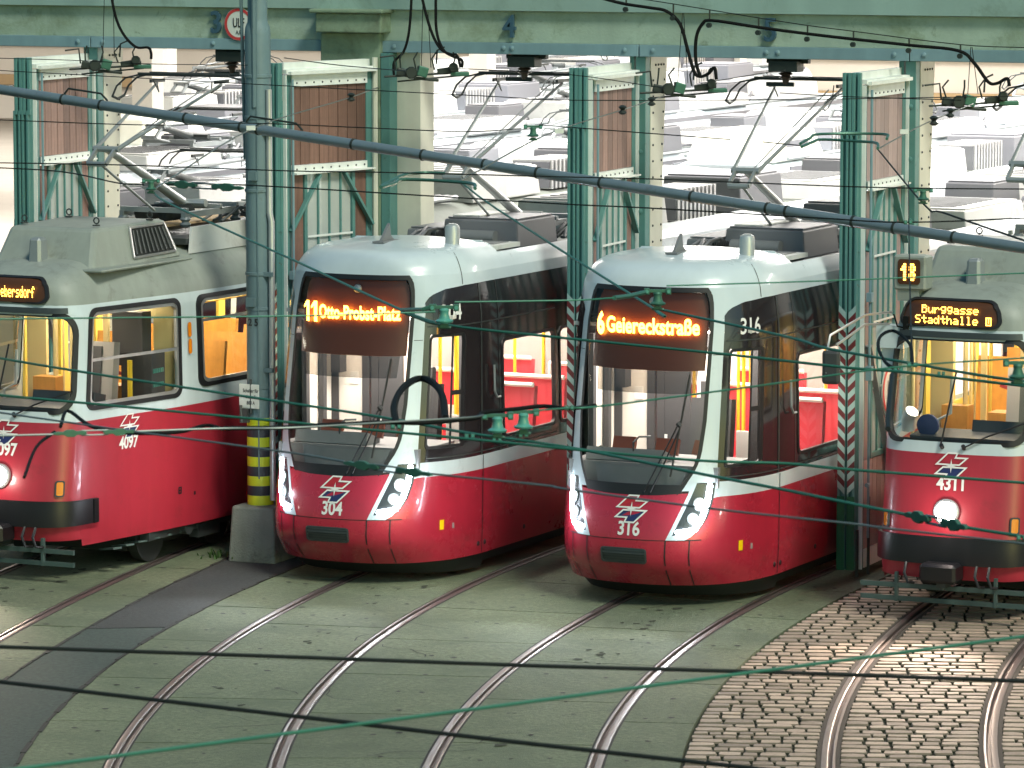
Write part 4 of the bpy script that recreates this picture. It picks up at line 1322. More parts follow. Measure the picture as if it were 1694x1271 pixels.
    part('cab_wall', lambda b: (b.b2((-.98, 2.22, .88), (-.72, 2.27, 3.0)), b.b2((.72, 2.22, .88), (1.0, 2.27, 3.0)), b.b2((-.72, 2.22, 2.78), (.72, 2.27, 3.0)), b.b2((-.40, 2.22, .88), (-.34, 2.27, 2.78)), b.b2((.05, 2.22, .88), (.10, 2.27, 2.78))), 'interior_cream', None)
    for (x, y) in ((-.28, 2.2), (-.05, 2.9), (.30, 2.6), (.55, 3.5), (-.5, 4.0)):
        part('grab_pole', lambda b: b.tube([(x, y, .88), (x, y, 3.0)], .02, 8), 'interior_yellow', True)
    for (x, y, r_) in ((-.72, .95, .022), (-.55, 2.15, .03), (-.44, 2.15, .012), (.18, 2.12, .02), (.02, 3.3, .02), (-.75, 2.9, .02), (.45, 2.9, .02)):
        part('cab_pole', lambda b: b.tube([(x, y, .9), (x, y, 3.0)], r_, 8), 'interior_cream', True)
    part('barrier_tape', lambda b: (b.bar((-.2, 2.05, 1.85), (.6, 2.08, 2.5), .01, .05), b.bar((-.1, 2.0, 2.3), (.7, 2.0, 2.05), .01, .04)), 'sign_red', None)
    part('bulkhead_shelf', lambda b: (b.box((.15, 2.1, 1.75), (.75, .3, .5)), b.box((-.62, 2.1, 1.6), (.3, .2, .9))), 'seat_orange', None)
    part('ceiling_rail', lambda b: [b.tube([(x_, 2.3, 2.8), (x_, 8.4, 2.8)], .018, 6) for x_ in (-.4, .4)], 'interior_yellow', True)
    for (x, y) in ((.62, 3.15), (.62, 4.1), (.62, 5.0), (-.6, 3.6), (-.6, 4.6), (-.6, 5.6), (.62, 5.9)):
        part('wooden_seat', lambda b: (b.box((x, y + .20, 1.98), (.78, .06, .86), rx=-.14), b.box((x, y, 1.60), (.78, .44, .07))), 'seat_orange', None)
    part('far_lining', lambda b: (b.b2((-1.10, 2.3, .88), (-1.06, 9, 1.95)), [b.b2((-1.10, y_, 1.95), (-1.06, y_ + .16, 3.0)) for y_ in (2.3, 3.1, 3.9, 5.4, 6.9)], b.b2((-1.10, 2.3, 2.75), (-1.06, 9, 3.0))), 'interior_yellow', None)
    part('end_wall', lambda b: b.b2((-1.05, 8.6, .88), (1.05, 8.65, 3.0)), 'interior_cream', None)
    return T


old_tram((-8.0, -7.60, 0), '4097', 'older red and white tram number 4097 with grey roof beside the striped mast', 'trams standing in the depot gateways')
old_tram((2.48, -5.76, 0), '4311', 'older tram with lit 18 box on its roof and number 4311 above its headlamp', 'trams standing in the depot gateways')
# ------------------------------------------------------------------ the depot hall
depot = tag(empty('tram_depot', (0, 0, 0)), 'green and cream tram depot hall with a plastered beam over its gateways, brightly lit inside', 'depot')
COLX = [-13.67, -10.22, -6.16, -2.77, 0.586, 3.93, 7.25]
FD = -1.60                                              # plane of the gateway columns


def dpart(n, build, m, smooth=None, parent=None, bev=0.0):
    b = MB(); build(b); return b.build(n, M[m], parent or depot, smooth, bev)


XL, XR = -22.0, 12.0
dpart('beam', lambda b: b.b2((XL, FD - .20, 5.857), (XR, FD + .30, 6.229)), 'beam_plaster')
dpart('fascia', lambda b: b.b2((XL, FD - .27, 6.234), (XR, FD + .30, 8.2)), 'fascia_plaster')
fl = dpart('steel_flange', lambda b: [b.b2((x0 + .008, FD - .235, 5.717), (x1 - .008, FD + .12, 5.854)) for x0, x1 in zip([XL] + COLX[1:], COLX[1:] + [XR])], 'teal_steel', bev=.006)
def bolts(b):
    for c in COLX[1:-1]:
        for dx in (-1.75, -.18, .18, 1.75):
            b.lathe([(.03, 0), (.03, .012), (.012, .022)], (c + dx, FD - .236, 5.79), 8, (0, -1, 0))
dpart('flange_bolt', bolts, 'teal_steel', True, fl)
# pillar with capital between gateways 3 and 4
pil = dpart('pillar', lambda b: b.b2((-6.95, FD - .30, 0), (-6.135, FD + .30, 5.954)), 'pillar_plaster', bev=.02)
dpart('capital', lambda b: (b.b2((-6.93, FD - .46, 5.954), (-6.04, FD, 6.186)), b.b2((-6.99, FD - .52, 6.188), (-6.0, FD, 6.236))), 'pillar_plaster', None, pil, .015)
dpart('pillar_shaft', lambda b: b.b2((-6.133, FD - .10, 0), (-5.695, FD + .26, 5.717)), 'cream_steel', None, pil)
dpart('corner_post', lambda b: (b.b2((-6.13, FD - .30, 0), (-6.005, FD - .102, 5.712)), ), 'green_paint', None, pil, .008)
dpart('drain_pipe', lambda b: b.tube([(-6.175, FD - .36, 5.66), (-6.175, FD - .36, .1)], .035, 8), 'cream_steel', True, pil)
# riveted gate columns
for i, c in enumerate(COLX):
    if i == 2: continue
    k = dpart('gate_column', lambda b: (b.b2((c - .07, FD - .16, 0), (c + .055, FD - .02, 5.714)), b.b2((c - .16, FD - .135, 0), (c - .10, FD, 5.714))), 'green_paint', bev=.008)
    def web(b):
        b.prism([(-.018, 0), (.34, 0), (.34, 4.35), (.46, 5.712), (-.018, 5.712)], (c + .03, FD, 0), (0, 1, 0), (0, 0, 1), (1, 0, 0), .03)
    w = dpart('column_web', web, 'cream_steel', None, k)
    def rivets(b):
        for z in np.arange(.3, 5.6, .19):
            for y in (.05, .29 if z < 4.4 else .29 + (z - 4.4) * .09):
                b.lathe([(.016, 0), (.014, .008), (.005, .013)], (c + .061, FD + y, z), 6, (1, 0, 0))
        for y in (.12, .2, .28, .36): b.lathe([(.016, 0), (.014, .008), (.005, .013)], (c + .061, FD + y, 5.61), 6, (1, 0, 0))
    dpart('rivet', rivets, 'steel_dark', None, w)
    def plates(b):
        for z in (.9, 1.9, 2.9, 3.9, 4.6, 5.2): b.lathe([(.03, 0), (.03, .012), (.012, .02)], (c - .005, FD - .161, z), 8, (0, -1, 0))
    dpart('column_bolt', plates, 'green_paint', None, k)
# raised bay numbers on the beam
for x, n in ((-8.42, '3'), (-4.44, '4'), (-1.11, '5'), (2.28, '6')):
    b = MB(); text_on(b, n, (x, FD - .262, 6.036), (1, 0, 0), (0, 0, 1),   .377, .005, .92, .045)
    b.build('bay_number', M['number_blue'], depot)
# roof, far walls, floor and inner posts of the hall
dpart('hall_roof', lambda b: b.b2((-95, FD + .32, 7.4), (XR, 80, 7.6)), 'cream_wall')
dpart('far_wall', lambda b: (b.b2((-95, 80, 0), (XR + .2, 80.3, 7.6)), b.b2((-95.3, FD + .3, 0), (-95, 80.3, 7.6)), b.b2((XR, FD + .32, 0), (XR + .3, 80, 7.6)), b.b2((-95, FD, 0), (XL - .01, FD + .3, 8.0))), 'cream_wall')
for x in (-22.2, -30, -38.5, -47):
    for y in (20, 34, 48): ip = dpart('hall_post', lambda b: b.box((x, y, 3.7), (.42, .42, 7.4)), 'cream_wall')
def hz(b, par):
    for x, y in ((-30, 34), (-22.2, 20)):
        for k in range(14):
            z = .7 + .16 * k
            for s_ in (-1, 1): b.prism([(0, 0), (.10, .08 * 1), (.10, .16), (0, .08)], (x + .05 * s_ - .05, y - .215, z), (1, 0, 0), (0, 0, 1), (0, -1, 0), .004)
dpart('hazard_stripe', lambda b: hz(b, ip), 'sign_red', None, ip)
dpart('wall_rail', lambda b: [b.b2((-94.9, 79.6, z), (XR, 79.9, z + .35)) for z in (1.2, 2.6, 4.0, 5.2)], 'beige_grating', None)
# overhead line brackets under the beam
for x in (-8.29, -4.32, -.98, 2.42):
    o = tag(MB().box((x, FD - .08, 5.63), (.36, .22, .13)).b2((x - .26, FD - .05, 5.66), (x + .26, FD + .05, 5.712)).build('wire_hanger', M['fitting_dark'], None, None, .01),
            'dark wire hanger with ribbed insulator bolted under the beam at bay number %s' % {-8.29: 'three', -4.32: 'four', -.98: 'five', 2.42: 'six'}[x], 'wire hanger', 'wire hangers under the beam')
    MB().lathe([(.06, 0), (.09, -.02), (.05, -.04), (.085, -.06), (.045, -.08), (.03, -.14)], (x, FD - .08, 5.56), 12).build('insulator', M['insulator_brown'], o, True)
    MB().bar((x - .24, FD - .08, 5.42), (x + .10, FD - .08, 5.42), .03, .05).build('clamp_bar', M['fitting_dark'], o)

# round depot sign on the beam
def round_sign(loc, rz, d, label):
    o = empty('round_sign', loc, rz)
    tag(o, label, 'sign')
    MB().lathe([(d, 0), (d, .012)], (0, 0, 0), 32, (0, -1, 0)).build('sign_plate', M['sign_white'], o, True)
    b = MB(); r1, r2 = d * .98, d * .80
    v = []; f = []
    for k in range(41):
        t = 2 * math.pi * k / 40
        for r_ in (r1, r2): v.append((r_ * math.cos(t), -.016, r_ * math.sin(t)))
    for k in range(40): f.append((2 * k, 2 * k + 1, 2 * k + 3, 2 * k + 2))
    b.add(v, f).build('red_ring', M['sign_red'], o)
    b = MB(); text_on(b, 'ULF', (0, -.017, d * .06), (1, 0, 0), (0, 0, 1), d * .80, d * .012, .62); text_on(b, 'A,B', (0, -.017, -d * .50), (1, 0, 0), (0, 0, 1), d * .34, d * .005, .8)
    b.build('lettering', M['sign_black'], o)
    return o


round_sign((-8.10, FD - .24, 6.03), 0, .20, 'round white sign with red ring reading ULF, on the beam beside number three')


# ------------------------------------------------------------------ swung-out gate leaves
def gate_leaf(free, hinge, label, planks='plank_weathered', hazard=True, pane='pane_milky', postx=.30):
    fx, fy = free; hx, hy = hinge
    L = math.hypot(hx - fx, hy - fy)
    g = empty('gate_leaf', (fx, fy, 0), math.atan2(hy - fy, hx - fx))
    tag(g, label, 'gate', 'gate leaves swung out at the hall columns')
    def part(n, build, m, parent=None, bev=0.0, smooth=None):
        b = MB(); build(b); return b.build(n, M[m], parent or g, smooth, bev)
    ZT = 5.64
    # local x: free edge -> hinge, local -y: the face seen from the yard, z up
    # closing stile: paired steel channels at the free edge
    def stile(b):
        for y0, y1 in ((.01, .105), (.12, .215)):
            b.b2((-.06, y0, .10), (.0, y1, 5.05)); b.b2((-.06, y0 - .015, 5.05), (.0, y1 - .015, ZT))
            b.b2((-.10, y0, .10), (-.062, y0 + .03, 5.0)); b.b2((-.10, y1 - .03, .10), (-.062, y1, 5.0))
            b.b2((-.10, y0 - .03, 4.95), (-.062, y0 + .01, ZT)); b.b2((-.10, y1 - .06, 4.95), (-.062, y1 - .02, ZT))
        b.b2((-.03, .0, .10), (.02, .225, 5.2))
    st = part('closing_stile', stile, 'green_paint', bev=.006)
    if hazard:
        rd = MB(); wt = MB()
        for col_i, (y0, y1, s_) in enumerate(((.212, .128, 1), (.098, .014, -1))):
            k = 0; z = .95
            while z < 2.98:
                a_ = [(0, 0), (1, .085 * 1), (1, .085 + .075), (0, .075)] if s_ < 0 else [(0, .085), (1, 0), (1, .075), (0, .085 + .075)]
                (rd if k % 2 else wt).prism([(x_ * (y0 - y1), z_) for x_, z_ in a_], (-.1015, y0, z), (0, -1, 0), (0, 0, 1), (-1, 0, 0), .003)
                z += .0755; k += 1
        h1 = wt.build('hazard_band', M['hazard_white'], st)
        rd.build('hazard_stripe', M['hazard_red'], h1)
        part('stile_foot', lambda b: (b.b2((-.102, .01, .10), (-.106, .10, .93)), b.b2((-.102, .125, .10), (-.106, .216, .93))), 'green_deep', st)
    # frame
    part('frame', lambda b: (b.b2((.03, -.02, .10), (.14, .05, 5.50)), b.b2((L - .16, -.02, .10), (L - .05, .05, 5.50))), 'green_paint', bev=.006)
    part('edge_trim', lambda b: (b.b2((L - .045, -.05, .10), (L - .01, .06, 5.52)), b.b2((.02, -.05, 5.512), (L, .06, 5.56)), b.b2((.012, -.045, .10), (.028, .06, 5.50))), 'door_white')
    tr = part('top_rail', lambda b: (b.b2((.142, -.04, 5.36), (L - .162, .04, 5.50)), b.b2((.05, -.10, 5.50), (L - .05, -.045, 5.54))), 'door_white')
    mr = part('middle_rail', lambda b: (b.b2((.142, -.035, 4.34), (L - .162, .04, 4.43)), b.b2((.142, -.10, 4.325), (L - .08, -.037, 4.345))), 'door_white')
    def rv(b, z):
        n = 9
        for k in range(n): b.lathe([(.013, 0), (.010, .008)], (.22 + (L - .44) * k / (n - 1), -.041 if z > 5 else -.036, z), 6, (0, -1, 0))
    part('rivet', lambda b: rv(b, 5.40), 'steel_dark', tr); part('rivet', lambda b: rv(b, 4.385), 'steel_dark', mr)
    part('bottom_rail', lambda b: (b.b2((.142, -.03, .10), (L - .162, .04, .30)),), 'door_white')
    # boards: upper field, and either side of the window below
    x0, x1 = .142, L - .162
    wx0, wx1 = x0 + (x1 - x0) * .20, x0 + (x1 - x0) * .80
    n = 8
    pw = (x1 - x0) / n
    cache = {}
    def board(xa, za, zb, w):
        key = (round(w, 3), round(zb - za, 3))
        if key not in cache:
            me = MB().b2((.005, -.012, 0), (w - .005, .02, zb - za)).mesh('plank'); me.materials.append(M[planks]); cache[key] = me
        o = link('plank', cache[key], g, .004); o.location = (xa, random.uniform(-.003, .003), za)
    for k in range(n): board(x0 + k * pw, 4.435, 5.355, pw)
    for k in range(n): board(x0 + k * pw, .305, 1.30, pw)
    for xa, xb in ((x0, wx0 - .06), (wx1 + .06, x1)):
        m_ = max(1, round((xb - xa) / pw)); w = (xb - xa) / m_
        for k in range(m_): board(xa + k * w, 1.305, 4.32, w)
    # window: frame, bars and panes
    wf = part('window_frame', lambda b: (b.b2((wx0 - .055, -.03, 1.31), (wx0, .03, 4.32)), b.b2((wx1, -.03, 1.31), (wx1 + .055, .03, 4.32)), b.b2((wx0, -.03, 1.31), (wx1, .03, 1.37))), 'green_paint', bev=.004)
    nc, zs = 4, [1.375, 2.1, 2.84, 3.58, 4.32]
    cw = (wx1 - wx0) / nc
    def bars(b):
        for k in range(1, nc): b.b2((wx0 + cw * k - .011, -.028, 1.372), (wx0 + cw * k + .011, .028, 4.318))
    part('glazing_bar', bars, 'green_paint', wf)
    part('cross_bar', lambda b: [b.b2((wx0 + .001, -.034, z_ - .012), (wx1 - .001, -.029, z_ + .012)) for z_ in zs[1:-1]], 'door_white', wf)
    for r_ in range(4):
        for k in range(nc):
            b = MB(); b.b2((wx0 + cw * k + .012, -.006, zs[r_] + .002), (wx0 + cw * (k + 1) - .012, .0, zs[r_ + 1] - .002)); b.build('pane', M[pane], wf)
    # struts and gear
    part('strut', lambda b: (b.bar((wx0 + cw * .9, -.06, 4.31), (x0 - .06, -.06, 3.66), .035, .06, (0, 1, 0)),), 'green_paint', bev=.004)
    part('strut', lambda b: (b.bar((wx1 - cw * .9, -.06, 4.31), (x1 + .06, -.06, 3.66), .035, .06, (0, 1, 0)),), 'green_paint', bev=.004)
    part('lock_rod', lambda b: (b.tube([(.085, -.09, 5.45), (.085, -.09, .45)], .016, 6), b.box((.085, -.09, 2.3), (.07, .07, .16)), b.box((.085, -.09, 3.15), (.09, .06, .10)), b.tube([(.02, -.09, 1.05), (.085, -.09, 1.05)], .025, 8)), 'teal_steel', smooth=True)
    part('lower_strut', lambda b: b.bar((x0 + .02, -.06, 2.6), (x1 - .1, -.06, .45), .05, .07, (0, 1, 0)), 'steel_grey')
    part('ground_bolt', lambda b: (b.tube([(-.03, .0, .55), (-.03, .0, .02)], .02, 6), b.tube([(.20, -.06, .9), (.20, -.06, .02)], .018, 6)), 'steel_dark', smooth=True)
    part('gate_track', lambda b: b.b2((.10, .06, 5.56), (L + .10, .14, 5.64)), 'door_white')
    return g


gate_leaf((-10.12, -3.37), (-10.24, -1.76), 'green framed gate leaf with brown boards, leftmost, behind the older tram 4097', hazard=False)
gate_leaf((-6.55, -3.60), (-6.22, -1.92), 'wide gate leaf with frosted panes and dark brown boards right of the tall mast', planks='plank_brown', hazard=True)
gate_leaf((-2.72, -3.37), (-2.84, -1.76), 'gate leaf with rust-brown boards standing between trams 304 and 316', hazard=True)
gate_leaf((.60, -3.37), (.52, -1.76), 'gate leaf with pale pinkish boards and red-white striped stile left of tram 4311', planks='plank_pale', hazard=True)
round_sign((.68, -2.62, 2.05), math.atan2(1.61, -.08), .30, 'round white sign with red ring on the gate leaf beside tram 4311')

# ------------------------------------------------------------------ the mast
MX, MY = -6.10, -5.0
mast = tag(empty('mast', (MX, MY, 0)), 'tall blue-green steel mast numbered 25 with yellow and black bands on a concrete base', 'mast')
def mp(n, build, m, smooth=True, parent=None, bev=0.0):
    b = MB(); build(b); return b.build(n, M[m], parent or mast, smooth, bev)
mp('concrete_base', lambda b: b.box((0.02, 0, .31), (.60, .60, .66), rz=.05, taper=(.88, .88)), 'concrete_base', None, None, .03)
sh = mp('shaft', lambda b: b.lathe([(.148, .64), (.148, 6.02), (.140, 6.10), (.115, 6.16), (.112, 6.2), (.112, 9.0)], (0, 0, 0), 28), 'mast_paint')
mp('shaft_seam', lambda b: b.box((.06, -.142, 4.2), (.012, .012, 6.5)), 'mast_paint', None, sh)
for k in range(9):
    z0 = .64 + .112 * k
    mp('warning_band', lambda b: b.lathe([(.1505, z0 + .001), (.1515, z0 + .01), (.1515, z0 + .10), (.1505, z0 + .111)], (0, 0, 0), 28), 'hazard_yellow' if k % 2 == 0 else 'hazard_black', True, sh)
mp('conduit', lambda b: (b.tube([(.19, -.05, .7), (.19, -.05, 3.9), (.165, -.05, 4.0), (.165, -.05, 5.4)], .036, 10), ), 'steel_light')
mp('cable_duct', lambda b: (b.tube([(.03, -.13, 5.2), (.03, -.13, 9)], .035, 8), b.tube([(-.16, -.02, 4.6), (-.24, -.02, 8.2)], .02, 8)), 'mast_paint')
def clamps(b):
    for z in (3.3, 4.25, 5.08, 2.9, 5.55, 2.0): b.lathe([(.152, z - .02), (.158, z - .015), (.158, z + .015), (.152, z + .02)], (0, 0, 0), 24)
    for z in (3.3, 2.2, 4.9): b.box((.15, -.08, z), (.14, .05, .05))
    b.box((-.02, -.165, 2.98), (.10, .06, .10)); b.box((.02, -.165, 4.42), (.1, .05, .1))
mp('clamp', clamps, 'mast_paint')
b = MB(); text_on(b, '2 5', (.0, -.151, 2.745), (1, 0, 0), (0, 0, 1), .115, .003, .9); b.build('mast_number', M['sign_black'], sh)
pl = mp('switch_plate', lambda b: b.b2((-.17, -.19, 1.76), (.09, -.175, 2.04)), 'sign_white', None, None, .008)
b = MB()
for i, t in enumerate(('Schalter für', 'Halle II', '800 A')):
    text_on(b, t, (-.015, -.1925, 1.965 - .07 * i), (1, 0, 0), (0, 0, 1), .058, .001, .75)
b.build('plate_lettering', M['sign_black'], pl)
mp('switch_handle', lambda b: (b.box((-.09, -.20, 1.68), (.10, .07, .16)), b.tube([(-.13, -.22, 1.80), (-.11, -.24, 1.6)], .018, 6), b.tube([(-.02, -.18, 2.1), (-.02, -.18, 1.7)], .014, 6)), 'steel_dark')
# ------------------------------------------------------------------ ground, slabs, asphalt, setts, rails
ground = tag(MB().add([(-120, -90, -.085), (90, -90, -.085), (90, .2, -.085), (-120, .2, -.085)], [(0, 1, 2, 3)]).build('ground', M['ground_soil']), kind='structure')
tag(MB().b2((-95, .0, -.2), (12, 80, .0)).build('hall_floor', M['hall_floor']), kind='structure')


class Track:
    def __init__(s, x0, ys, R): s.x0, s.ys, s.R = x0, ys, R
    def c(s, y):                                         # centre line and its unit tangent (towards the yard)
        d = max(0.0, s.ys - y); d = min(d, s.R * .75)
        x = s.x0 + s.R - math.sqrt(s.R ** 2 - d * d)
        t = math.asin(d / s.R)
        return x, t
    def off(s, y, o):
        x, t = s.c(y)
        return (x + o * math.cos(t), y + o * math.sin(t))


TR = {'a': Track(-8.68, 4.5, 60), 'b': Track(-4.09, -1.5, 33), 'c': Track(-.63, -2.5, 33), 'd': Track(2.34, 0, 36)}
GA = .7175


def ribbon(mb, f0, f1, ys, z, h=None, ys2=None):
    """top sheet (and sides down by h) between two edge functions of y"""
    A = [f0(y) for y in ys]; B = [f1(y) for y in (ys if ys2 is None else ys2)]; n = len(ys)
    v = [(p[0], p[1], z) for p in A] + [(p[0], p[1], z) for p in B]
    f = [(i, i + n, i + n + 1, i + 1) for i in range(n - 1)]
    if h:
        v += [(p[0], p[1], z - h) for p in A] + [(p[0], p[1], z - h) for p in B]
        f += [(i, i + 1, 2 * n + i + 1, 2 * n + i) for i in range(n - 1)] + [(n + i + 1, n + i, 3 * n + i, 3 * n + i + 1) for i in range(n - 1)]
        f += [(0, 2 * n, 3 * n, n), (n - 1, 2 * n - 1, 4 * n - 1, 3 * n - 1)]
    return mb.add(v, f)


def slabs(f0, f1, y_start, y_end, pitch, phase, strip):
    y = y_start - phase
    prev = y_start
    k = 0
    while prev > y_end:
        nxt = max(y_end, y - .0)
        if nxt < prev - .2:
            ys = np.linspace(prev - .010, nxt + .010, 6)
            b = MB(); ribbon(b, f0, f1, ys, random.uniform(-.003, .001), .08)
            b.build('concrete_slab', M['concrete'], ground)
        prev = nxt
        y -= pitch; k += 1


tb, tcx, ta, td = TR['b'], TR['c'], TR['a'], TR['d']
RO = .085                                                # half width of the rail with its filling
def ed(t, o): return lambda y: t.off(y, o)
def mix_edge(t0, o0, t1, o1, k=0.5): return lambda y: tuple(np.array(t0.off(y, o0)) * (1 - k) + np.array(t1.off(y, o1)) * k)
YE = -20.0
slabs(ed(ta, -GA + RO), ed(ta, GA - RO), .0, YE, 2.0, 1.1, 0)
slabs(ed(ta, GA + RO), ed(ta, 1.42), -1.6, YE, 2.0, .6, 0)
slabs(ed(ta, -2.2), ed(ta, -GA - RO), .0, YE, 2.0, .9, 0)
slabs(ed(tb, -1.55), ed(tb, -GA - RO), -4.2, YE, 2.0, 1.6, 0)
slabs(ed(tb, -GA + RO), ed(tb, GA - RO), .0, YE, 2.0, .7, 0)
def to_c(y):                                             # across from track b to the left rail of track c
    lo, hi = .9, 4.0
    for _ in range(30):
        m = (lo + hi) / 2; p = tb.off(y, m)
        c_, a_ = tcx.c(p[1])
        if (p[0] - c_) * math.cos(a_) < -GA - RO: lo = m
        else: hi = m
    return tb.off(y, lo)
slabs(ed(tb, GA + RO), to_c, .0, YE, 2.0, 1.3, 0)
slabs(ed(tcx, -GA + RO), ed(tcx, GA - RO), .0, YE, 2.0, 1.5, 0)
slabs(ed(tcx, GA + RO), ed(tcx, 1.46), .0, YE, 2.0, .4, 0)
# lifting holes and dark spots in the slabs
b = MB()
for t, o in ((ta, 0), (ta, 1.05), (tb, -1.15), (tb, .0), (tb, 1.6), (tcx, .0), (tcx, 1.1)):
    for k in range(19):
        y = -1.2 - 1.0 * k
        for s_ in ((-.38, .38) if k % 2 else (0.05,)):
            x, yy = t.off(y + random.uniform(-.1, .1), o + s_ * (.8 if o == 0 else .3))
            r_ = random.uniform(.022, .034)
            b.add([(x + r_ * math.cos(q) * random.uniform(.7, 1.5), yy + r_ * math.sin(q) * random.uniform(.7, 1.3), .0035) for q in np.linspace(0, 2 * math.pi, 7)[:-1]], [tuple(range(6))])
tag(b.build('lifting_hole', M['bitumen'], ground), kind='stuff')
rnc = random.Random(5)
b = MB()
for k in range(22):                                       # hairline cracks
    t = rnc.choice((ta, tb, tb, tcx, tcx)); o = rnc.uniform(-.6, 1.5); y = rnc.uniform(-17, -6)
    p = t.off(y, o); a_ = rnc.uniform(0, 6.28); w_ = rnc.uniform(.003, .007)
    for q in range(rnc.randint(3, 7)):
        a_ += rnc.uniform(-.7, .7); l_ = rnc.uniform(.08, .22); n_ = (p[0] + l_ * math.cos(a_), p[1] + l_ * math.sin(a_))
        nx, ny = -math.sin(a_) * w_, math.cos(a_) * w_
        b.add([(p[0] - nx, p[1] - ny, .004), (p[0] + nx, p[1] + ny, .004), (n_[0] + nx, n_[1] + ny, .004), (n_[0] - nx, n_[1] - ny, .004)], [(0, 1, 2, 3)]); p = n_
tag(b.build('crack', M['bitumen'], ground), kind='stuff')
b = MB()
for k in range(90):                                      # oil drips where the trams stop
    t = rnc.choice((ta, tb, tb, tcx, tcx)); o = rnc.gauss(0, .22); y = -5 - abs(rnc.gauss(0, 5))
    x, yy = t.off(max(y, -19), o); r_ = rnc.choice((.012, .016, .022, .03, .045)) * rnc.uniform(.7, 1.3); ph = rnc.uniform(0, 6)
    b.add([(x + r_ * (1 + .35 * math.sin(3 * q + ph)) * math.cos(q), yy + r_ * (1 + .35 * math.sin(2 * q + ph)) * math.sin(q) * 1.4, .0042 + k * 1e-6) for q in np.linspace(0, 2 * math.pi, 10)[:-1]], [tuple(range(9))])
tag(b.build('oil_spot', M['oil'], ground), kind='stuff')
# asphalt walkway between tram tracks, new patch near the mast
ysA = np.linspace(-10.28, -.1, 14); ysA2 = np.linspace(-9.14, -.1, 14); ysB = np.linspace(YE, -10.295, 14); ysB2 = np.linspace(YE, -9.155, 14)
jit = {}
def edg(t, o, amp):
    def f(y):
        j = amp * (math.sin(y * 3.1) + .6 * math.sin(y * 7.7 + 1))
        return t.off(y, o + j)
    return f
tag(ribbon(MB(), edg(ta, 1.435, .008), edg(tb, -1.575, .012), ysA, .003, .07, ysA2).build('asphalt_path', M['asphalt_new']), kind='structure')
tag(ribbon(MB(), edg(ta, 1.435, .010), edg(tb, -1.575, .014), ysB, -.002, .07, ysB2).build('asphalt_path', M['asphalt_old']), kind='structure')
b = MB()
for seg in range(40):                                     # crumbling seams either side
    y = -3 - .42 * seg
    for t, o in ((tb, -1.562), (ta, 1.428)):
        p = t.off(y, o); q = t.off(y - .40, o + random.uniform(-.012, .012))
        b.bar((p[0], p[1], .003), (q[0], q[1], .003), random.uniform(.015, .05), .012)
tag(b.build('seam_filler', M['bitumen'], ground), kind='stuff')

# setts laid in rows round the right-hand track
TH = math.radians(21)
eu = np.array([math.cos(TH), math.sin(TH)]); ev = np.array([-math.sin(TH), math.cos(TH)])
def lat(t, x, y):
    c, a_ = t.c(y); return (x - c) * math.cos(a_)
def in_setts(x, y):
    if lat(tcx, x, y) < 1.475 or y > -1.2 or y < -17.5 or x > 9: return False
    return abs(abs(lat(td, x, y)) - GA) > .088
items = []
v0 = -20.0
while v0 < 8:
    hv = random.choice((.165, .175, .19, .195, .205, .22, .235))
    us = np.arange(-6, 12, .012)
    ok = [in_setts(*(eu * u + ev * (v0 + hv / 2))) for u in us]
    i = 0
    while i < len(us):
        if not ok[i]: i += 1; continue
        j = i
        while j + 1 < len(us) and ok[j + 1]: j += 1
        L = us[j] - us[i]
        if L > .07:
            ws = []
            while sum(ws) < L - .06: ws.append(random.choice((.14, .18, .20, .22, .24, .26, .29, .34)))
            k_ = L / sum(ws); u = us[i]
            for w_ in ws:
                wu = w_ * k_
                p = eu * (u + wu / 2) + ev * (v0 + hv / 2)
                sx, sy, dep = proj((p[0], p[1], 0))
                seen = -10 < sx < 1704 and sy < 1290
                items.append((p[0], p[1], wu, hv, -dep if seen else -1e3 - dep))
                u += wu
        i = j + 1
    v0 += hv
items.sort(key=lambda q: -q[4])
items = [q for q in items if q[4] > -1e3 or -1e3 - 60 < q[4]]


def sett_geo(w, h, rnd):
    """worn stone: rounded top with rough outline"""
    a_, b_ = w / 2 - .006, h / 2 - .014
    base = [(-1, -1), (0, -1), (1, -1), (1, 0), (1, 1), (0, 1), (-1, 1), (-1, 0)]
    rj = lambda s_: 1 + rnd.uniform(-s_, s_)
    outer = [(x * a_ * rj(.05), y * b_ * rj(.07)) for x, y in base]
    for k in (0, 2, 4, 6): outer[k] = (outer[k][0] * .92, outer[k][1] * .86)
    z0 = rnd.uniform(-.003, .003)
    v = [(x, y, -.08) for x, y in outer] + [(x, y, z0 - .016) for x, y in outer] + [(x * .93, y * .80, z0 + rnd.uniform(-.002, .002)) for x, y in outer] + [(0, 0, z0 + .003)]
    f = []
    for k in range(8):
        j = (k + 1) % 8
        f += [(k, j, 8 + j, 8 + k), (8 + k, 8 + j, 16 + j, 16 + k), (16 + k, 16 + j, 24)]
    return v, f                                          # faces come in threes: side, worn edge, top


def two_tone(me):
    me.materials.append(M['joint_moss']); me.materials.append(M['sett_rim_shaded'])
    me.polygons.foreach_set('material_index', [(1, 2, 0)[k % 3] for k in range(len(me.polygons))])


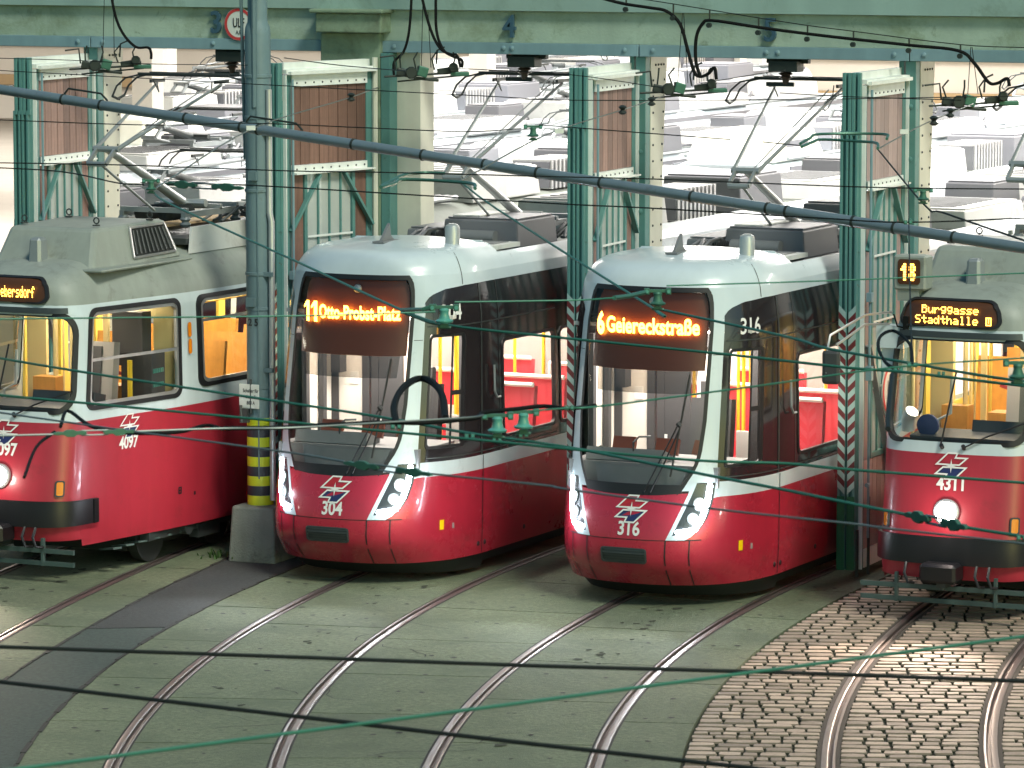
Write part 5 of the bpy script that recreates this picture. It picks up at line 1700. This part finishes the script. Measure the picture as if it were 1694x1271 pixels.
paving = tag(MB().add([(-1, -18, -.038), (10, -18, -.038), (10, -1.0, -.038), (-1, -1.0, -.038)], [(0, 1, 2, 3)]).build('sett_paving', M['joint_moss']), kind='structure')
rnd = random.Random(11)
meshes = {}
near, far = items[:298], items[298:]
for (x, y, w, h, _) in near:
    key = (round(w / .012), round(h, 3), rnd.randrange(3)); w = key[0] * .012
    if key not in meshes:
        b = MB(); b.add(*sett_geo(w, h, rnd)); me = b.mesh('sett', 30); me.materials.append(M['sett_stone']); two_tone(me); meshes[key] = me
    o = link('sett', meshes[key], paving); o.location = (x, y, .045 - .045 + random.uniform(-.004, .004)); o.rotation_euler = (0, 0, TH + random.uniform(-.03, .03) + (math.pi if random.random() < .5 else 0))
b = MB()
for (x, y, w, h, _) in far:
    v, f = sett_geo(w, h, rnd)
    a_ = TH + rnd.uniform(-.03, .03); ca, sa = math.cos(a_), math.sin(a_)
    b.add([(x + p[0] * ca - p[1] * sa, y + p[0] * sa + p[1] * ca, p[2]) for p in v], f)
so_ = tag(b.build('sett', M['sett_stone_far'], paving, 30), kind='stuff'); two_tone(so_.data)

# grooved rails
PROF_HEAD = [(-.062, -.05), (-.062, .002), (-.054, .006), (-.010, .006), (-.002, .001), (-.001, -.05)]
PROF_LIP = [(.036, -.05), (.037, .002), (.042, .005), (.060, .004), (.063, -.001), (.063, -.05)]
PROF_GRV = [(-.003, -.030), (.038, -.030)]
def sweep(t, o, prof, sgn, ys):
    v = []; n = len(prof)
    for y in ys:
        for (a_, z) in prof:
            p = t.off(y, o + a_ * sgn); v.append((p[0], p[1], z))
    f = []
    for i in range(len(ys) - 1):
        for k in range(n - 1):
            q = (i * n + k, i * n + k + 1, (i + 1) * n + k + 1, (i + 1) * n + k)
            f.append(q if sgn < 0 else q[::-1])
    return v, f
RAILN = {'a': 'before tram 4097, beyond the asphalt strip', 'b': 'from tram 304, beside the asphalt strip', 'c': 'from tram 316, in concrete slabs', 'd': 'among the stone setts'}
for key, t in TR.items():
    ysr = list(np.linspace(-22, .0, 56)) + [10, 30]
    for s_, side in ((-1, 'left'), (1, 'right')):
        sg = -s_                                          # groove on the inner side
        r_ = tag(empty('tram_rail', (0, 0, 0)), '%s rail of the curving track %s' % (side, RAILN[key]), 'rail', 'rails of the depot tracks')
        b = MB(); b.add(*sweep(t, s_ * GA, PROF_HEAD, sg, ysr)); b.build('rail_head', M['rail_steel'], r_, 30)
        b = MB(); b.add(*sweep(t, s_ * GA, PROF_LIP, sg, ysr)); b.build('guard_lip', M['rail_steel'], r_, 30)
        b = MB(); b.add(*sweep(t, s_ * GA, PROF_GRV, sg, ysr)); b.build('groove', M['rail_rust'], r_)
        b = MB()
        for o0, o1 in ((-.105 if key == 'd' else -.092, -.060), (.061, .105 if key == 'd' else .092)):
            ribbon(b, ed(t, s_ * GA + o0), ed(t, s_ * GA + o1), ysr[:56], -.004)
        b.build('rail_filler', M['rail_dirt' if key == 'd' else 'bitumen'], r_)
# weeds by the mast base
b = MB()
for k in range(46):
    x, y = -6.62 + random.gauss(0, .10), -5.05 + random.gauss(0, .13)
    a_, l_ = random.uniform(0, 6.28), random.uniform(.03, .10)
    d = Vector((math.cos(a_) * l_ * .6, math.sin(a_) * l_ * .6, l_)); p = Vector((x, y, 0)); w = Vector((-math.sin(a_), math.cos(a_), 0)) * .012
    b.add([p - w, p + w, p + d * .6 + w * .7, p + d, p + d * .6 - w * .7], [(0, 1, 2, 3, 4)])
tag(b.build('weeds', M['weed_green']), kind='stuff')
# lamps' drain grate by the right-hand gate leaf
# ------------------------------------------------------------------ trams parked deeper in the hall
BODY = [(-1.13, .35), (1.13, .35), (1.15, .8), (1.15, 2.6), (1.10, 3.1), (.95, 3.38), (.60, 3.52), (-.60, 3.52), (-.95, 3.38), (-1.10, 3.1), (-1.15, 2.6), (-1.15, .8)]


def parked_tram(x, y0, length, seed, label, zs=1.0, cab='roof_white'):
    T = tag(empty('parked_tram', (x, y0, 0)), label, 'tram', 'trams parked inside the hall')
    up = [(a_, z * zs) for a_, z in [(-1.15, 1.2), (1.15, 1.2), (1.15, 2.6), (1.10, 3.1), (.95, 3.38), (.60, 3.52), (-.60, 3.52), (-.95, 3.38), (-1.10, 3.1), (-1.15, 2.6)]]
    MB().prism(up, (0, 0, 0), (1, 0, 0), (0, 0, 1), (0, 1, 0), length).build('upper_body', M['tram_white'], T, None, .04)
    MB().b2((-1.13, .02, .3), (1.13, length - .02, 1.198)).build('lower_body', M['tram_red'], T)
    w = MB()
    for s_ in (1, -1): w.b2((s_ * 1.152, .5, 1.5 * zs), (s_ * 1.13, length - .5, 2.55 * zs))
    w.b2((-.9, -.012, 1.5 * zs), (.9, .02, 2.7 * zs)); w.build('window_band', M['band_black'], T)
    if cab == 'cream':
        b = MB(); b.box((0, 1.4, 3.52 * zs + .22), (1.5, 2.2, .46), taper=(.85, .8)); o = b.build('roof_box', M['cream_steel'], T, None, .05)
        MB().box((.60, 1.4, 3.52 * zs + .2), (.2, .9, .2)).build('louvre', M['lilac_grey'], o)
    roof_gear(T, 3.2 if cab == 'cream' else .8, length - .6, 3.52 * zs, seed, 'roof_white')
    for yp in (2.2 if cab != 'cream' else 5.0, length * .55):
        pantograph(T, yp + 1.2, 3.52 * zs + .30, yp + .1, 3.52 * zs + .60, yp + 1.9, 3.52 * zs + .78, 'steel_dark')
    for s_ in (-1, 1):
        MB().tube([(s_ * .86, .6, 3.52 * zs + .05), (s_ * .86, length - .6, 3.52 * zs + .05)], .03, 6).build('roof_conduit', M['steel_grey'], T, True)
        MB().b2((s_ * 1.0, .4, 3.38 * zs), (s_ * .97, length - .4, 3.46 * zs)).build('rain_gutter', M['lilac_grey'], T)
    for k in range(int(length / 3)):
        hoses(T, random.uniform(-.6, .6), 1 + 3 * k, 2.4 + 3 * k, 3.52 * zs, 3, .02, seed * 10 + k)
    return T


parked_tram(-11.9, .4, 27, 3, 'white roofed tram parked behind the gate leaf beside older tram 4097', .93)
parked_tram(-15.5, 6.5, 30, 7, 'parked tram with grey roof boxes, two tracks left of older tram 4097')
parked_tram(-19.1, 13, 30, 1, 'parked white tram with cream roof box seen through gateway five', 1.0, 'cream')
parked_tram(-22.8, 20, 32, 4, 'far parked tram with ribbed cooling boxes on a white roof')
parked_tram(-26.4, 27, 30, 9, 'farthest parked white tram near the back wall of the hall')
parked_tram(-8.0, 13.2, 26, 5, 'trailer tram with cream roof box coupled behind older tram 4097', 1.0, 'cream')
# ------------------------------------------------------------------ overhead line
def bez(pts, n=6):
    P = [np.array(p, float) for p in pts]
    if len(P) < 3: return P
    c = catmull(P, n)
    return list(c)


def wire(pts, r, m, label, name='overhead_wire', cat='wire', group=None, n=5, sm=True):
    b = MB(); b.tube(bez(pts, n) if sm else pts, r, 6)
    return tag(b.build(name, M[m], None, True), label, cat, group)


def zp(pix, z):
    """points on the horizontal plane at height z seen at these photograph pixels"""
    return [onz(x, y, z) for x, y in pix]


def dp(pix, d0, d1=None):
    """points at given camera distance (running from d0 to d1)"""
    d1 = d0 if d1 is None else d1
    n = len(pix)
    return [ond(x, y, d0 + (d1 - d0) * i / max(1, n - 1)) for i, (x, y) in enumerate(pix)]


def insulator(p, s, label, m='insulator_teal', ang=0.0):
    """bell insulator hung on a strap: strap arms, bell, lower clamp"""
    o = tag(empty('insulator', p, PSI + ang), label, 'insulator', 'bell insulators on the span wires')
    MB().lathe([(.22 * s, .0), (.5 * s, .05 * s), (.55 * s, .16 * s), (.34 * s, .28 * s), (.26 * s, .62 * s), (.30 * s, .80 * s), (.2 * s, .92 * s)], (0, 0, -.55 * s), 16).build('bell', M[m], o, True)
    MB().box((0, 0, .42 * s), (1.7 * s, .10 * s, .22 * s)).box((-.72 * s, 0, .40 * s), (.34 * s, .26 * s, .42 * s)).box((.72 * s, 0, .40 * s), (.34 * s, .26 * s, .42 * s)).build('strap', M['fitting_green'], o, None, .02 * s)
    MB().lathe([(.12 * s, 0), (.12 * s, .12 * s)], (-.72 * s, -.16 * s, .40 * s), 8, (0, -1, 0)).lathe([(.12 * s, 0), (.12 * s, .12 * s)], (.72 * s, -.16 * s, .40 * s), 8, (0, -1, 0)).build('bolt', M['insulator_teal'], o, True)
    MB().box((0, 0, -.70 * s), (.5 * s, .3 * s, .22 * s)).tube([(-.4 * s, 0, -.78 * s), (.4 * s, 0, -.80 * s)], .09 * s, 6).build('lower_clamp', M['fitting_green'], o, True)
    return o


def clamp(p, s, label, m='fitting_green', name='wire_clamp', ang=0.0):
    o = tag(empty(name, p, PSI + ang), label, 'wire clamp', 'clamps on the overhead wires')
    MB().box((-.3 * s, 0, 0), (.42 * s, .3 * s, .5 * s)).box((.3 * s, 0, .02 * s), (.42 * s, .3 * s, .46 * s)).build('jaw', M[m], o, None, .05 * s)
    MB().lathe([(.14 * s, 0), (.14 * s, .1 * s)], (-.3 * s, -.15 * s, .05 * s), 8, (0, -1, 0)).lathe([(.14 * s, 0), (.14 * s, .1 * s)], (.3 * s, -.15 * s, .05 * s), 8, (0, -1, 0)).build('bolt', M['insulator_teal'], o, True)
    return o


def turnbuckle(p, q, s, label, m='fitting_green'):
    """two cast end sockets joined by twin rods"""
    p, q = Vector(p), Vector(q); d = q - p
    o = tag(empty('turnbuckle', p), label, 'turnbuckle')
    def rel(t): return d * t
    L = d.length; dn = d.normalized(); sd_ = dn.cross(Vector((0, 0, 1))).normalized(); uz = sd_.cross(dn)
    for k, (t0, t1) in enumerate(((0, .40), (1, .60))):
        pts = [(0, -.18), (.10, -.35), (.30, -.30), (.42, -.75), (.62, -.85), (.72, -.35), (.90, -.45), (1, -.2), (1, .25), (.88, .6), (.70, .45), (.60, .85), (.40, .8), (.30, .35), (.12, .45), (0, .2)]
        b = MB(); b.prism([(u * L * (t1 - t0), v_ * s) for u, v_ in pts], rel(t0) - sd_ * s * .35, dn, uz, sd_, s * .7)
        b.lathe([(s * .28, 0), (s * .28, s * .25)], rel(t0 + (t1 - t0) * .75) - sd_ * s * .34, 8, -sd_); b.lathe([(s * .22, 0), (s * .22, s * .25)], rel(t0 + (t1 - t0) * .2) - sd_ * s * .34, 8, -sd_)
        b.build('end_jaw', M[m], o, None, s * .06)
    up = uz * (s * .5)
    for sg in (1, -1): MB().tube([rel(.34) + up * sg, rel(.66) + up * sg], s * .2, 6).build('rod', M['wire_grey'], o, True)
    return o


# big slanting bracket tube
p0, p1 = ond(-60, 139, 49.6), ond(1800, 427, 41.6)
def al(t): return p0 + (p1 - p0) * t
bt = tag(empty('bracket_tube', p0), 'long slanting blue-grey tube crossing in front of the whole row of gateways', 'tube')
b = MB(); b.tube([al(t) - p0 for t in np.linspace(0, 1, 12)], .057, 14); b.build('tube', M['pipe_blue'], bt, True)
for px in (105, 168, 308, 400, 428, 585, 700, 802, 890, 995, 1145, 1270, 1302, 1412, 1480, 1578):
    t = (px + 60) / 1860 * (1 + .0)
    for _ in range(6):
        x = proj(al(t))[0]; t += (px - x) / 1860
    b = MB(); b.tube([al(t - .0009) - p0, al(t + .0009) - p0], .064, 14); b.build('band_clip', M['fitting_dark'], bt, True)
for xa, xb in ((135, 215), (470, 570)):
    ta_, tb_ = (xa + 60) / 1860, (xb + 60) / 1860
    up = np.array([0, 0, .11])
    b = MB(); b.tube([al(ta_) - p0 + up * .6, al(ta_ + .004) - p0 + up * 1.2, al(tb_ - .006) - p0 + up * 1.2, al(tb_) - p0 + up * .6], .012, 6)
    b.build('loop_handle', M['fitting_dark'], bt, True)

# contact wires that follow the curving tracks, and their span wires. Heights: contact wire 5.3 m, spans 5.45 to 5.7 m
CW = 5.30
wire(zp([(672, 127), (581, 161), (420, 212), (258, 311)], CW), .0065, 'wire_grey', 'contact wire dropping left from the pillar to the bell insulator above tram 4097', group=None)
wire(zp([(252, 318), (286, 340), (480, 428), (664, 513), (735, 537), (900, 556), (1188, 585), (1398, 608), (1497, 616), (1679, 637), (1760, 645)], CW), .0072, 'wire_green', 'green contact wire crossing from tram 4097 over the 304 windscreen to the right edge')
wire(zp([(1118, 152), (1030, 182), (906, 222), (760, 300)], CW), .0065, 'wire_grey', 'contact wire running down left from gate five to the tube')
wire(zp([(760, 300), (825, 348), (1080, 510), (1092, 512), (1300, 557), (1370, 577), (1506, 601), (1622, 621), (1760, 640)], CW), .0072, 'wire_green', 'green contact wire passing the top right corner of the 316 windscreen')
wire(zp([(1610, 172), (1530, 205), (1452, 247)], CW), .0065, 'wire_grey', 'short contact wire left of the hardware under bay six')
wire(zp([(1452, 247), (1530, 340), (1560, 352), (1694, 398), (1760, 420)], CW), .0072, 'wire_dark', 'dark contact wire slanting down across the roof of tram 4311')
wire(zp([(158, 116), (100, 128), (-40, 152)], CW), .0065, 'wire_grey', 'contact wire leaving the hardware under bay three to the left edge')
wire(zp([(0, 593), (184, 623), (480, 667), (641, 692), (771, 716), (879, 731), (973, 746), (1154, 783), (1300, 811), (1407, 833), (1502, 852)], CW), .0062, 'wire_green', 'upper bright green wire crossing tram 4097 and both modern windscreens')
wire(zp([(1592, 872), (1605, 874), (1694, 888), (1770, 900)], CW), .0062, 'wire_green', 'short green wire right of the splice in front of tram 4311')
wire(zp([(0, 654), (419, 693), (652, 715), (771, 726), (942, 743), (1154, 762), (1300, 767), (1407, 777), (1694, 799), (1770, 805)], CW), .0060, 'wire_green', 'lower green wire running from tram 4097 below the number 4311')
# black wires near the camera
wire(zp([(-60, 1068), (480, 1087), (900, 1102), (1300, 1113), (1694, 1127), (1800, 1131)], CW), .0062, 'wire_dark', 'upper thick black wire over the slabs and setts at the bottom')
wire(zp([(-60, 1121), (480, 1184), (900, 1233), (1217, 1268), (1330, 1281)], CW), .0062, 'wire_dark', 'lower thick black wire slanting across the tracks at the bottom')
wire(zp([(-60, 1284), (480, 1213), (900, 1158), (1300, 1105), (1694, 1053), (1800, 1040)], 5.7), .0045, 'wire_green', 'green stay rope rising to the right across the bottom of the yard')
# span wires
SP = 5.62
wire(zp([(-40, 114), (21, 118), (411, 139), (601, 149), (820, 160), (945, 166), (1300, 165), (1694, 159), (1760, 158)], 5.62), .0052, 'wire_dark', 'uppermost thin span wire just below the gateway tops')
wire(zp([(-40, 197), (241, 207), (411, 204), (613, 212), (771, 218), (862, 213)], SP), .0050, 'wire_dark', 'thin span wire from the left edge to the insulator in gateway four')
wire(zp([(892, 207), (1208, 231)], SP), .0050, 'wire_dark', 'thin span wire between the insulators of gateways four and five')
wire(zp([(1262, 235), (1324, 241)], SP), .0050, 'wire_dark', 'stub of span wire beside the pull-off arms in gateway five')
wire(zp([(-40, 269), (195, 273), (480, 283), (618, 285), (900, 292), (1098, 297), (1300, 305), (1480, 311), (1694, 313), (1760, 313)], SP), .0050, 'wire_dark', 'thin level span wire through the middle of the gate leaves')
wire(zp([(-40, 276), (100, 284), (195, 303), (238, 306)], SP), .0050, 'wire_dark', 'span wire from the left edge to the insulator above tram 4097')
wire(zp([(275, 305), (420, 307), (900, 336), (1066, 344), (1341, 360), (1497, 368), (1694, 361), (1760, 358)], SP), .0050, 'wire_dark', 'thin span wire passing over the roofs of both modern trams')
wire(zp([(-40, 529), (85, 527), (480, 523), (664, 518), (720, 516)], SP), .0042, 'wire_green', 'twisted green span rope left of the insulator at the side number 304')
wire(zp([(752, 500), (945, 497), (1015, 493)], SP), .0042, 'wire_green', 'twisted green span rope between the insulators of trams 304 and 316')
wire(zp([(1103, 473), (1300, 467), (1412, 463), (1694, 452), (1760, 449)], SP), .0042, 'wire_green', 'twisted green span rope from the 316 windscreen to the right edge')
wire(zp([(-40, 722), (88, 719)], SP), .0040, 'wire_grey', 'grey rope left of the long turnbuckle on tram 4097')
wire(zp([(224, 714), (368, 709), (480, 708), (655, 698), (774, 691), (800, 687)], SP), .0040, 'wire_grey', 'grey twisted rope between the turnbuckle and the double insulator')
wire(zp([(880, 680), (942, 675), (995, 672), (1236, 641), (1477, 608), (1667, 594), (1760, 588)], SP), .0040, 'wire_green', 'thin rope rising from the double insulator to the right edge')
wire(zp([(-40, 677), (198, 711), (480, 749), (570, 764)], SP), .0038, 'wire_grey', 'thin grey stay from the left edge to the turnbuckle under the 304 windscreen')
wire(zp([(712, 784), (900, 803), (942, 810), (1188, 843), (1404, 866), (1466, 874), (1679, 898), (1760, 908)], SP), .0038, 'wire_grey', 'thin grey stay from the turnbuckle across tram 316 to the right edge')
wire(zp([(-20, 96), (120, 100), (250, 106), (410, 108)], 5.72), .005, 'wire_dark', 'upper of two wires over the leftmost gate leaf')
wire(zp([(470, 96), (560, 108), (672, 118)], 5.7), .006, 'fitting_dark', 'tension wire with two green links over the leaf right of the mast')
wire(zp([(745, 114), (790, 115), (945, 124), (1100, 146)], 5.62), .005, 'wire_dark', 'wire from the hardware at pillar four to the gate leaf of number four')
wire(zp([(1160, 138), (1270, 120), (1300, 116)], 5.62), .005, 'wire_dark', 'wire with beads rising to the hanger at number five')
wire(zp([(1290, 154), (1400, 160), (1590, 166)], 5.62), .005, 'wire_dark', 'thin wire into the hardware under the right end of the beam')

# insulators, clamps and turnbuckles
insulator(onz(735, 520, CW + .12), .085, 'teal bell insulator beside the white side number 304')
insulator(onz(1088, 492, CW + .12), .080, 'green bell insulator at the top right corner of the 316 windscreen', 'fitting_green')
insulator(onz(823, 700, 5.42), .072, 'left of the two teal bell insulators between trams 304 and 316')
insulator(onz(866, 694, 5.42), .072, 'right of the two teal bell insulators between trams 304 and 316')
insulator(onz(1684, 612, 5.42), .075, 'green bell insulator before the windscreen of tram 4311 at the right edge', 'fitting_green')
insulator(onz(250, 306, 5.42), .075, 'green insulator above the roof box of tram 4097', 'fitting_green')
insulator(onz(882, 217, 5.5), .095, 'dark green hanging insulator inside gateway four', 'fitting_green')
insulator(onz(1527, 322, 5.4), .080, 'green insulator on the pinkish gate leaf above line box 18', 'fitting_green')
b = MB(); b.tube([onz(1016, 493, 5.6), onz(1040, 490, 5.58), onz(1066, 484, 5.58)], .012, 6)
tag(b.build('strap_link', M['fitting_green'], None, True), 'green strap link left of the insulator on the 316 windscreen', 'strap')
b = MB(); b.tube([onz(664, 513, CW), onz(700, 512, 5.4), onz(722, 506, 5.42)], .012, 6).tube([onz(664, 515, CW), onz(712, 533, CW), onz(735, 538, CW)], .011, 6)
tag(b.build('steady_rod', M['fitting_green'], None, True), 'forked green pull-off at the right edge of the 304 windscreen', 'strap')
for x, y, s, lb, z in ((655, 706, .045, 'green clamp left of the black cable loop on tram 304', CW), (737, 697, .045, 'green clamp at the right foot of the black cable loop', CW), (777, 722, .042, 'green clamp under the side window of tram 304', CW),
                       (1509, 604, .05, 'dark green clamp left of the fan in tram 4311', CW), (1486, 612, .045, 'green clamp beside the mirror cable of tram 4311', CW), (1557, 618, .035, 'dark bead clamp before the windscreen of tram 4311', CW),
                       (822, 727, .040, 'lower clamp hanging from the left double insulator', CW), (866, 720, .040, 'lower clamp hanging from the right double insulator', CW), (942, 675, .035, 'green eye clamp on the left edge of tram 316', SP),
                       (1502, 368, .05, 'green clamp above the lit 18 box', SP), (1690, 890, .035, 'green clamp at the right edge below tram 4311 lamp', CW)):
    clamp(onz(x, y, z), s, lb)
turnbuckle(onz(88, 718, SP), onz(226, 714, SP), .016, 'long green turnbuckle in front of the side number 4097')
turnbuckle(onz(570, 766, SP), onz(714, 786, SP), .018, 'green turnbuckle under the windscreen of tram 304')
turnbuckle(onz(1498, 851, CW), onz(1600, 874, CW), .026, 'bright green splice before the headlamp of tram 4311')
turnbuckle(onz(275, 304, SP), onz(402, 312, SP), .032, 'dark green turnbuckle left of the mast above tram 4097', 'fitting_green')
# curved feeder loops
wire(zp([(655, 700), (652, 672), (664, 645), (690, 627), (714, 632), (732, 655), (737, 692)], CW), .016, 'cable_black', 'thick black cable loop before the right pillar of tram 304', 'cable_loop', 'cable')
wire(zp([(1509, 604), (1505, 570), (1480, 548), (1458, 555), (1453, 575), (1465, 600), (1484, 612)], CW), .0085, 'cable_black', 'thin black cable loop left of the windscreen of tram 4311', 'cable_loop', 'cable')
wire(zp([(1503, 300), (1504, 400), (1507, 540), (1511, 603)], CW), .0042, 'wire_dark', 'upright dark wire hanging in front of the lit 18 box', 'drop_wire', 'wire')
wire(zp([(1476, 620), (1470, 680), (1469, 710)], CW), .012, 'wire_dark', 'short dark drop wire at the left edge of tram 4311', 'drop_wire', 'wire')
wire(zp([(100, 706), (112, 680), (150, 705), (200, 716), (290, 716), (340, 704), (368, 710)], 5.58), .007, 'cable_black', 'slack black cable under the turnbuckle on tram 4097', 'slack_cable', 'cable')
wire(zp([(90, 715), (60, 740), (40, 790)], 5.58), .006, 'cable_black', 'black cable end curling down beside the 4097 headlamp', 'slack_cable', 'cable')
wire(zp([(370, 709), (480, 707), (560, 702), (640, 699), (700, 700), (785, 692), (800, 683), (860, 676), (900, 672), (940, 676), (985, 671)], 5.60), .0085, 'cable_black', 'black cable lashed along the rope from the mast to tram 316', 'slack_cable', 'cable')
# feeders hanging over the beam (about one metre before the facade)
FY = -2.3
def fp(pix): return [ony(x, y, FY) for x, y in pix]
wire(fp([(182, -190), (184, -60), (184, -12), (192, 30), (205, 58), (225, 78), (245, 79), (250, 88), (250, 98)]), .017, 'cable_black', 'thick black feeder cable hanging at the left part of the beam', 'feeder_cable', 'cable')
wire(fp([(679, -190), (681, -60), (681, -12), (677, 50), (668, 85), (652, 103), (652, 128)]), .016, 'cable_black', 'black feeder cable curving left in front of the pillar', 'feeder_cable', 'cable')
wire(fp([(695, -190), (697, -60), (697, -12), (712, 48), (728, 80), (745, 90), (756, 92), (762, 112)]), .017, 'cable_black', 'black feeder cable slanting right beside number four', 'feeder_cable', 'cable')
wire(fp([(719, -190), (721, -60), (721, -12), (722, 50), (733, 82), (748, 93), (764, 100), (764, 112)]), .017, 'cable_black', 'rightmost upright black feeder cable beside number four', 'feeder_cable', 'cable')
wire(fp([(700, -60), (900, -24), (975, -8), (1030, 6), (1075, 13), (1103, 19), (1125, 40), (1137, 80), (1148, 118), (1158, 127), (1172, 122), (1182, 112), (1185, 132)]), .020, 'cable_black', 'thick black cable sagging down left of number five', 'feeder_cable', 'cable')
wire(fp([(1158, 126), (1151, 100), (1152, 62), (1162, 40), (1178, 34), (1252, 45), (1335, 56), (1412, 65), (1505, 75), (1585, 84), (1612, 105), (1635, 136), (1650, 138), (1666, 130), (1670, 143)]), .020, 'cable_black', 'thick black cable looped along the beam past number five', 'feeder_cable', 'cable')
wire(fp([(600, -70), (1045, -4), (1300, 37), (1412, 52), (1588, 74), (1694, 79), (1750, 82)]), .006, 'wire_dark', 'straight messenger wire carrying the thick cable along the beam', 'messenger_wire', 'wire')
for k, x in enumerate((1036, 1114, 1174, 1255, 1336, 1412, 1504, 1589)):
    y = np.interp(x, [1045, 1300, 1412, 1588], [-4, 37, 52, 74]); yc = np.interp(x, [975, 1030, 1103, 1178, 1252, 1335, 1412, 1505, 1585], [-8, 6, 19, 34, 45, 56, 65, 75, 84])
    a_, c_ = ony(x, y, FY), ony(x, yc + 3, FY)
    b = MB(); b.tube([a_, c_], .010, 6); b.lathe([(.03, 0), (.03, .04)], c_ - np.array([0, 0, .04]), 10, (0, -1, 0))
    tag(b.build('cable_hanger', M['fitting_dark'], None, True), 'small cable hanger %s' % ('clipping the cable at the top edge of the photo', 'where the cable turns down', 'at the top of the second loop', 'left of number five', 'right of number five', 'midway between number five and the last drop', 'above the rightmost gate leaf', 'where the last drop begins')[k], 'hanger', 'hangers on the black cable')
for i, (xa, ya, xb, yb) in enumerate(((177, -190, 170, 99), (185, -190, 189, 96), (704, -190, 697, 110), (708, 20, 713, 112), (1129, 22, 1121, 140), (1131, 22, 1138, 138), (1606, 78, 1601, 156), (1608, 78, 1618, 156))):
    wire(fp([(xa, ya), (xb, yb)]), .0045, 'wire_dark', ('left' if i % 2 == 0 else 'right') + ' thin suspension wire of the hardware ' + ('near number three', 'beside the pillar', 'left of number five', 'at the right end of the beam')[i // 2], 'suspension_wire', 'wire', None, 2, False)

# section hardware on the contact wires before the beam
for i, (x, y) in enumerate(((182, 108), (705, 120), (1130, 147), (1610, 168))):
    p = ony(x, y, FY)
    o = tag(empty('section_insulator', p, .5), 'dark section insulator hung below the beam ' + ('at the leftmost gate leaf', 'right of the pillar', 'right of the third gate leaf', 'at the right end of the row')[i], 'wire hardware', 'section insulators on the contact wires')
    rnd = random.Random(i + 40)
    b = MB(); b.bar((-.50, 0, -.05), (.50, 0, .0), .03, .025); b.bar((-.34, .06, -.11), (.42, .06, -.04), .02, .02); b.box((-.28, 0, .0), (.14, .08, .09), ry=.2); b.box((.22, 0, .02), (.18, .08, .07), ry=-.15); b.box((-.08, 0, .02), (.05, .05, .12)); b.box((.36, 0, .0), (.05, .05, .10)); b.box((.0, 0, -.08), (.30, .06, .035), ry=.1)
    b.build('runner', M['fitting_dark'], o, None, .01)
    b = MB()
    for xx in (-.30, -.12, .10, .30): b.tube([(xx, 0, .03), (xx + rnd.uniform(-.05, .05), .0, .16), (xx + .02, 0, .24)], .011, 6)
    b.tube([(-.55, 0, .18), (-.38, 0, .20), (-.36, 0, .02)], .012, 6); b.tube([(.12, 0, .1), (.13, 0, .26), (.22, 0, .30)], .012, 6)
    b.lathe([(.06, 0), (.075, .03), (.06, .06)], (-.18, -.08, .0), 10, (0, -1, 0)); b.lathe([(.045, 0), (.06, .03), (.045, .06)], (.32, -.07, .06), 10, (0, -1, 0))
    b.build('horn', M['fitting_dark'], o, True)
    b = MB(); b.box((-.04, -.03, .01), (.12, .10, .12), ry=.3); b.box((.40, 0, -.02), (.22, .08, .05)); b.build('insulating_rod', M['fitting_green'], o, None, .01)
# curved pull-off arms
for pts, lb in (((( 630, 309), (648, 300), (668, 290), (700, 286), (735, 287)), 'upper curved pull-off arm right of the leaf beside the mast'), (((630, 310), (652, 304), (672, 297), (775, 303), (786, 312)), 'lower green pull-off arm with drop end in gateway four'),
                (((1324, 238), (1340, 229), (1358, 222), (1460, 222), (1467, 230)), 'upper curved pull-off arm over the pinkish gate leaf'), (((1326, 243), (1345, 235), (1360, 231), (1420, 234), (1450, 237), (1452, 246)), 'lower curved pull-off arm over the pinkish gate leaf')):
    wire(zp(pts, 5.5), .013, 'fitting_green', lb, 'curved_steady_rod', 'rod')
for i, (x, y) in enumerate(((581, 161), (642, 142), (1030, 182), (1078, 168), (1545, 200), (1572, 187), (103, 125))):
    p = onz(x, y, CW + .01)
    tag(MB().lathe([(.02, -.05), (.05, -.03), (.02, 0), (.05, .03), (.02, .05)], p, 8).build('wire_bead', M['fitting_dark'], None, True), 'small dark bead clip on the contact wire ' + ('over the leaf right of the mast', 'left of the pillar hardware', 'low on the third gate leaf', 'at the third gate column', 'right of the pinkish leaf', 'right of the last gate column', 'on the leftmost gate leaf')[i], 'wire clip', 'bead clips on the contact wires')
for i, (x, y) in enumerate(((415, 212), (925, 217), (1496, 218))):
    p = onz(x, y, CW + .03)
    o = tag(MB().box(p, (.09, .01, .045), rz=PSI + .3).build('wire_tag', M['sign_white']), 'tiny white tag hung on the contact wire ' + ('beside the mast', 'at the third gate leaf', 'on the pinkish gate leaf')[i], 'tag', 'tags on the contact wires')
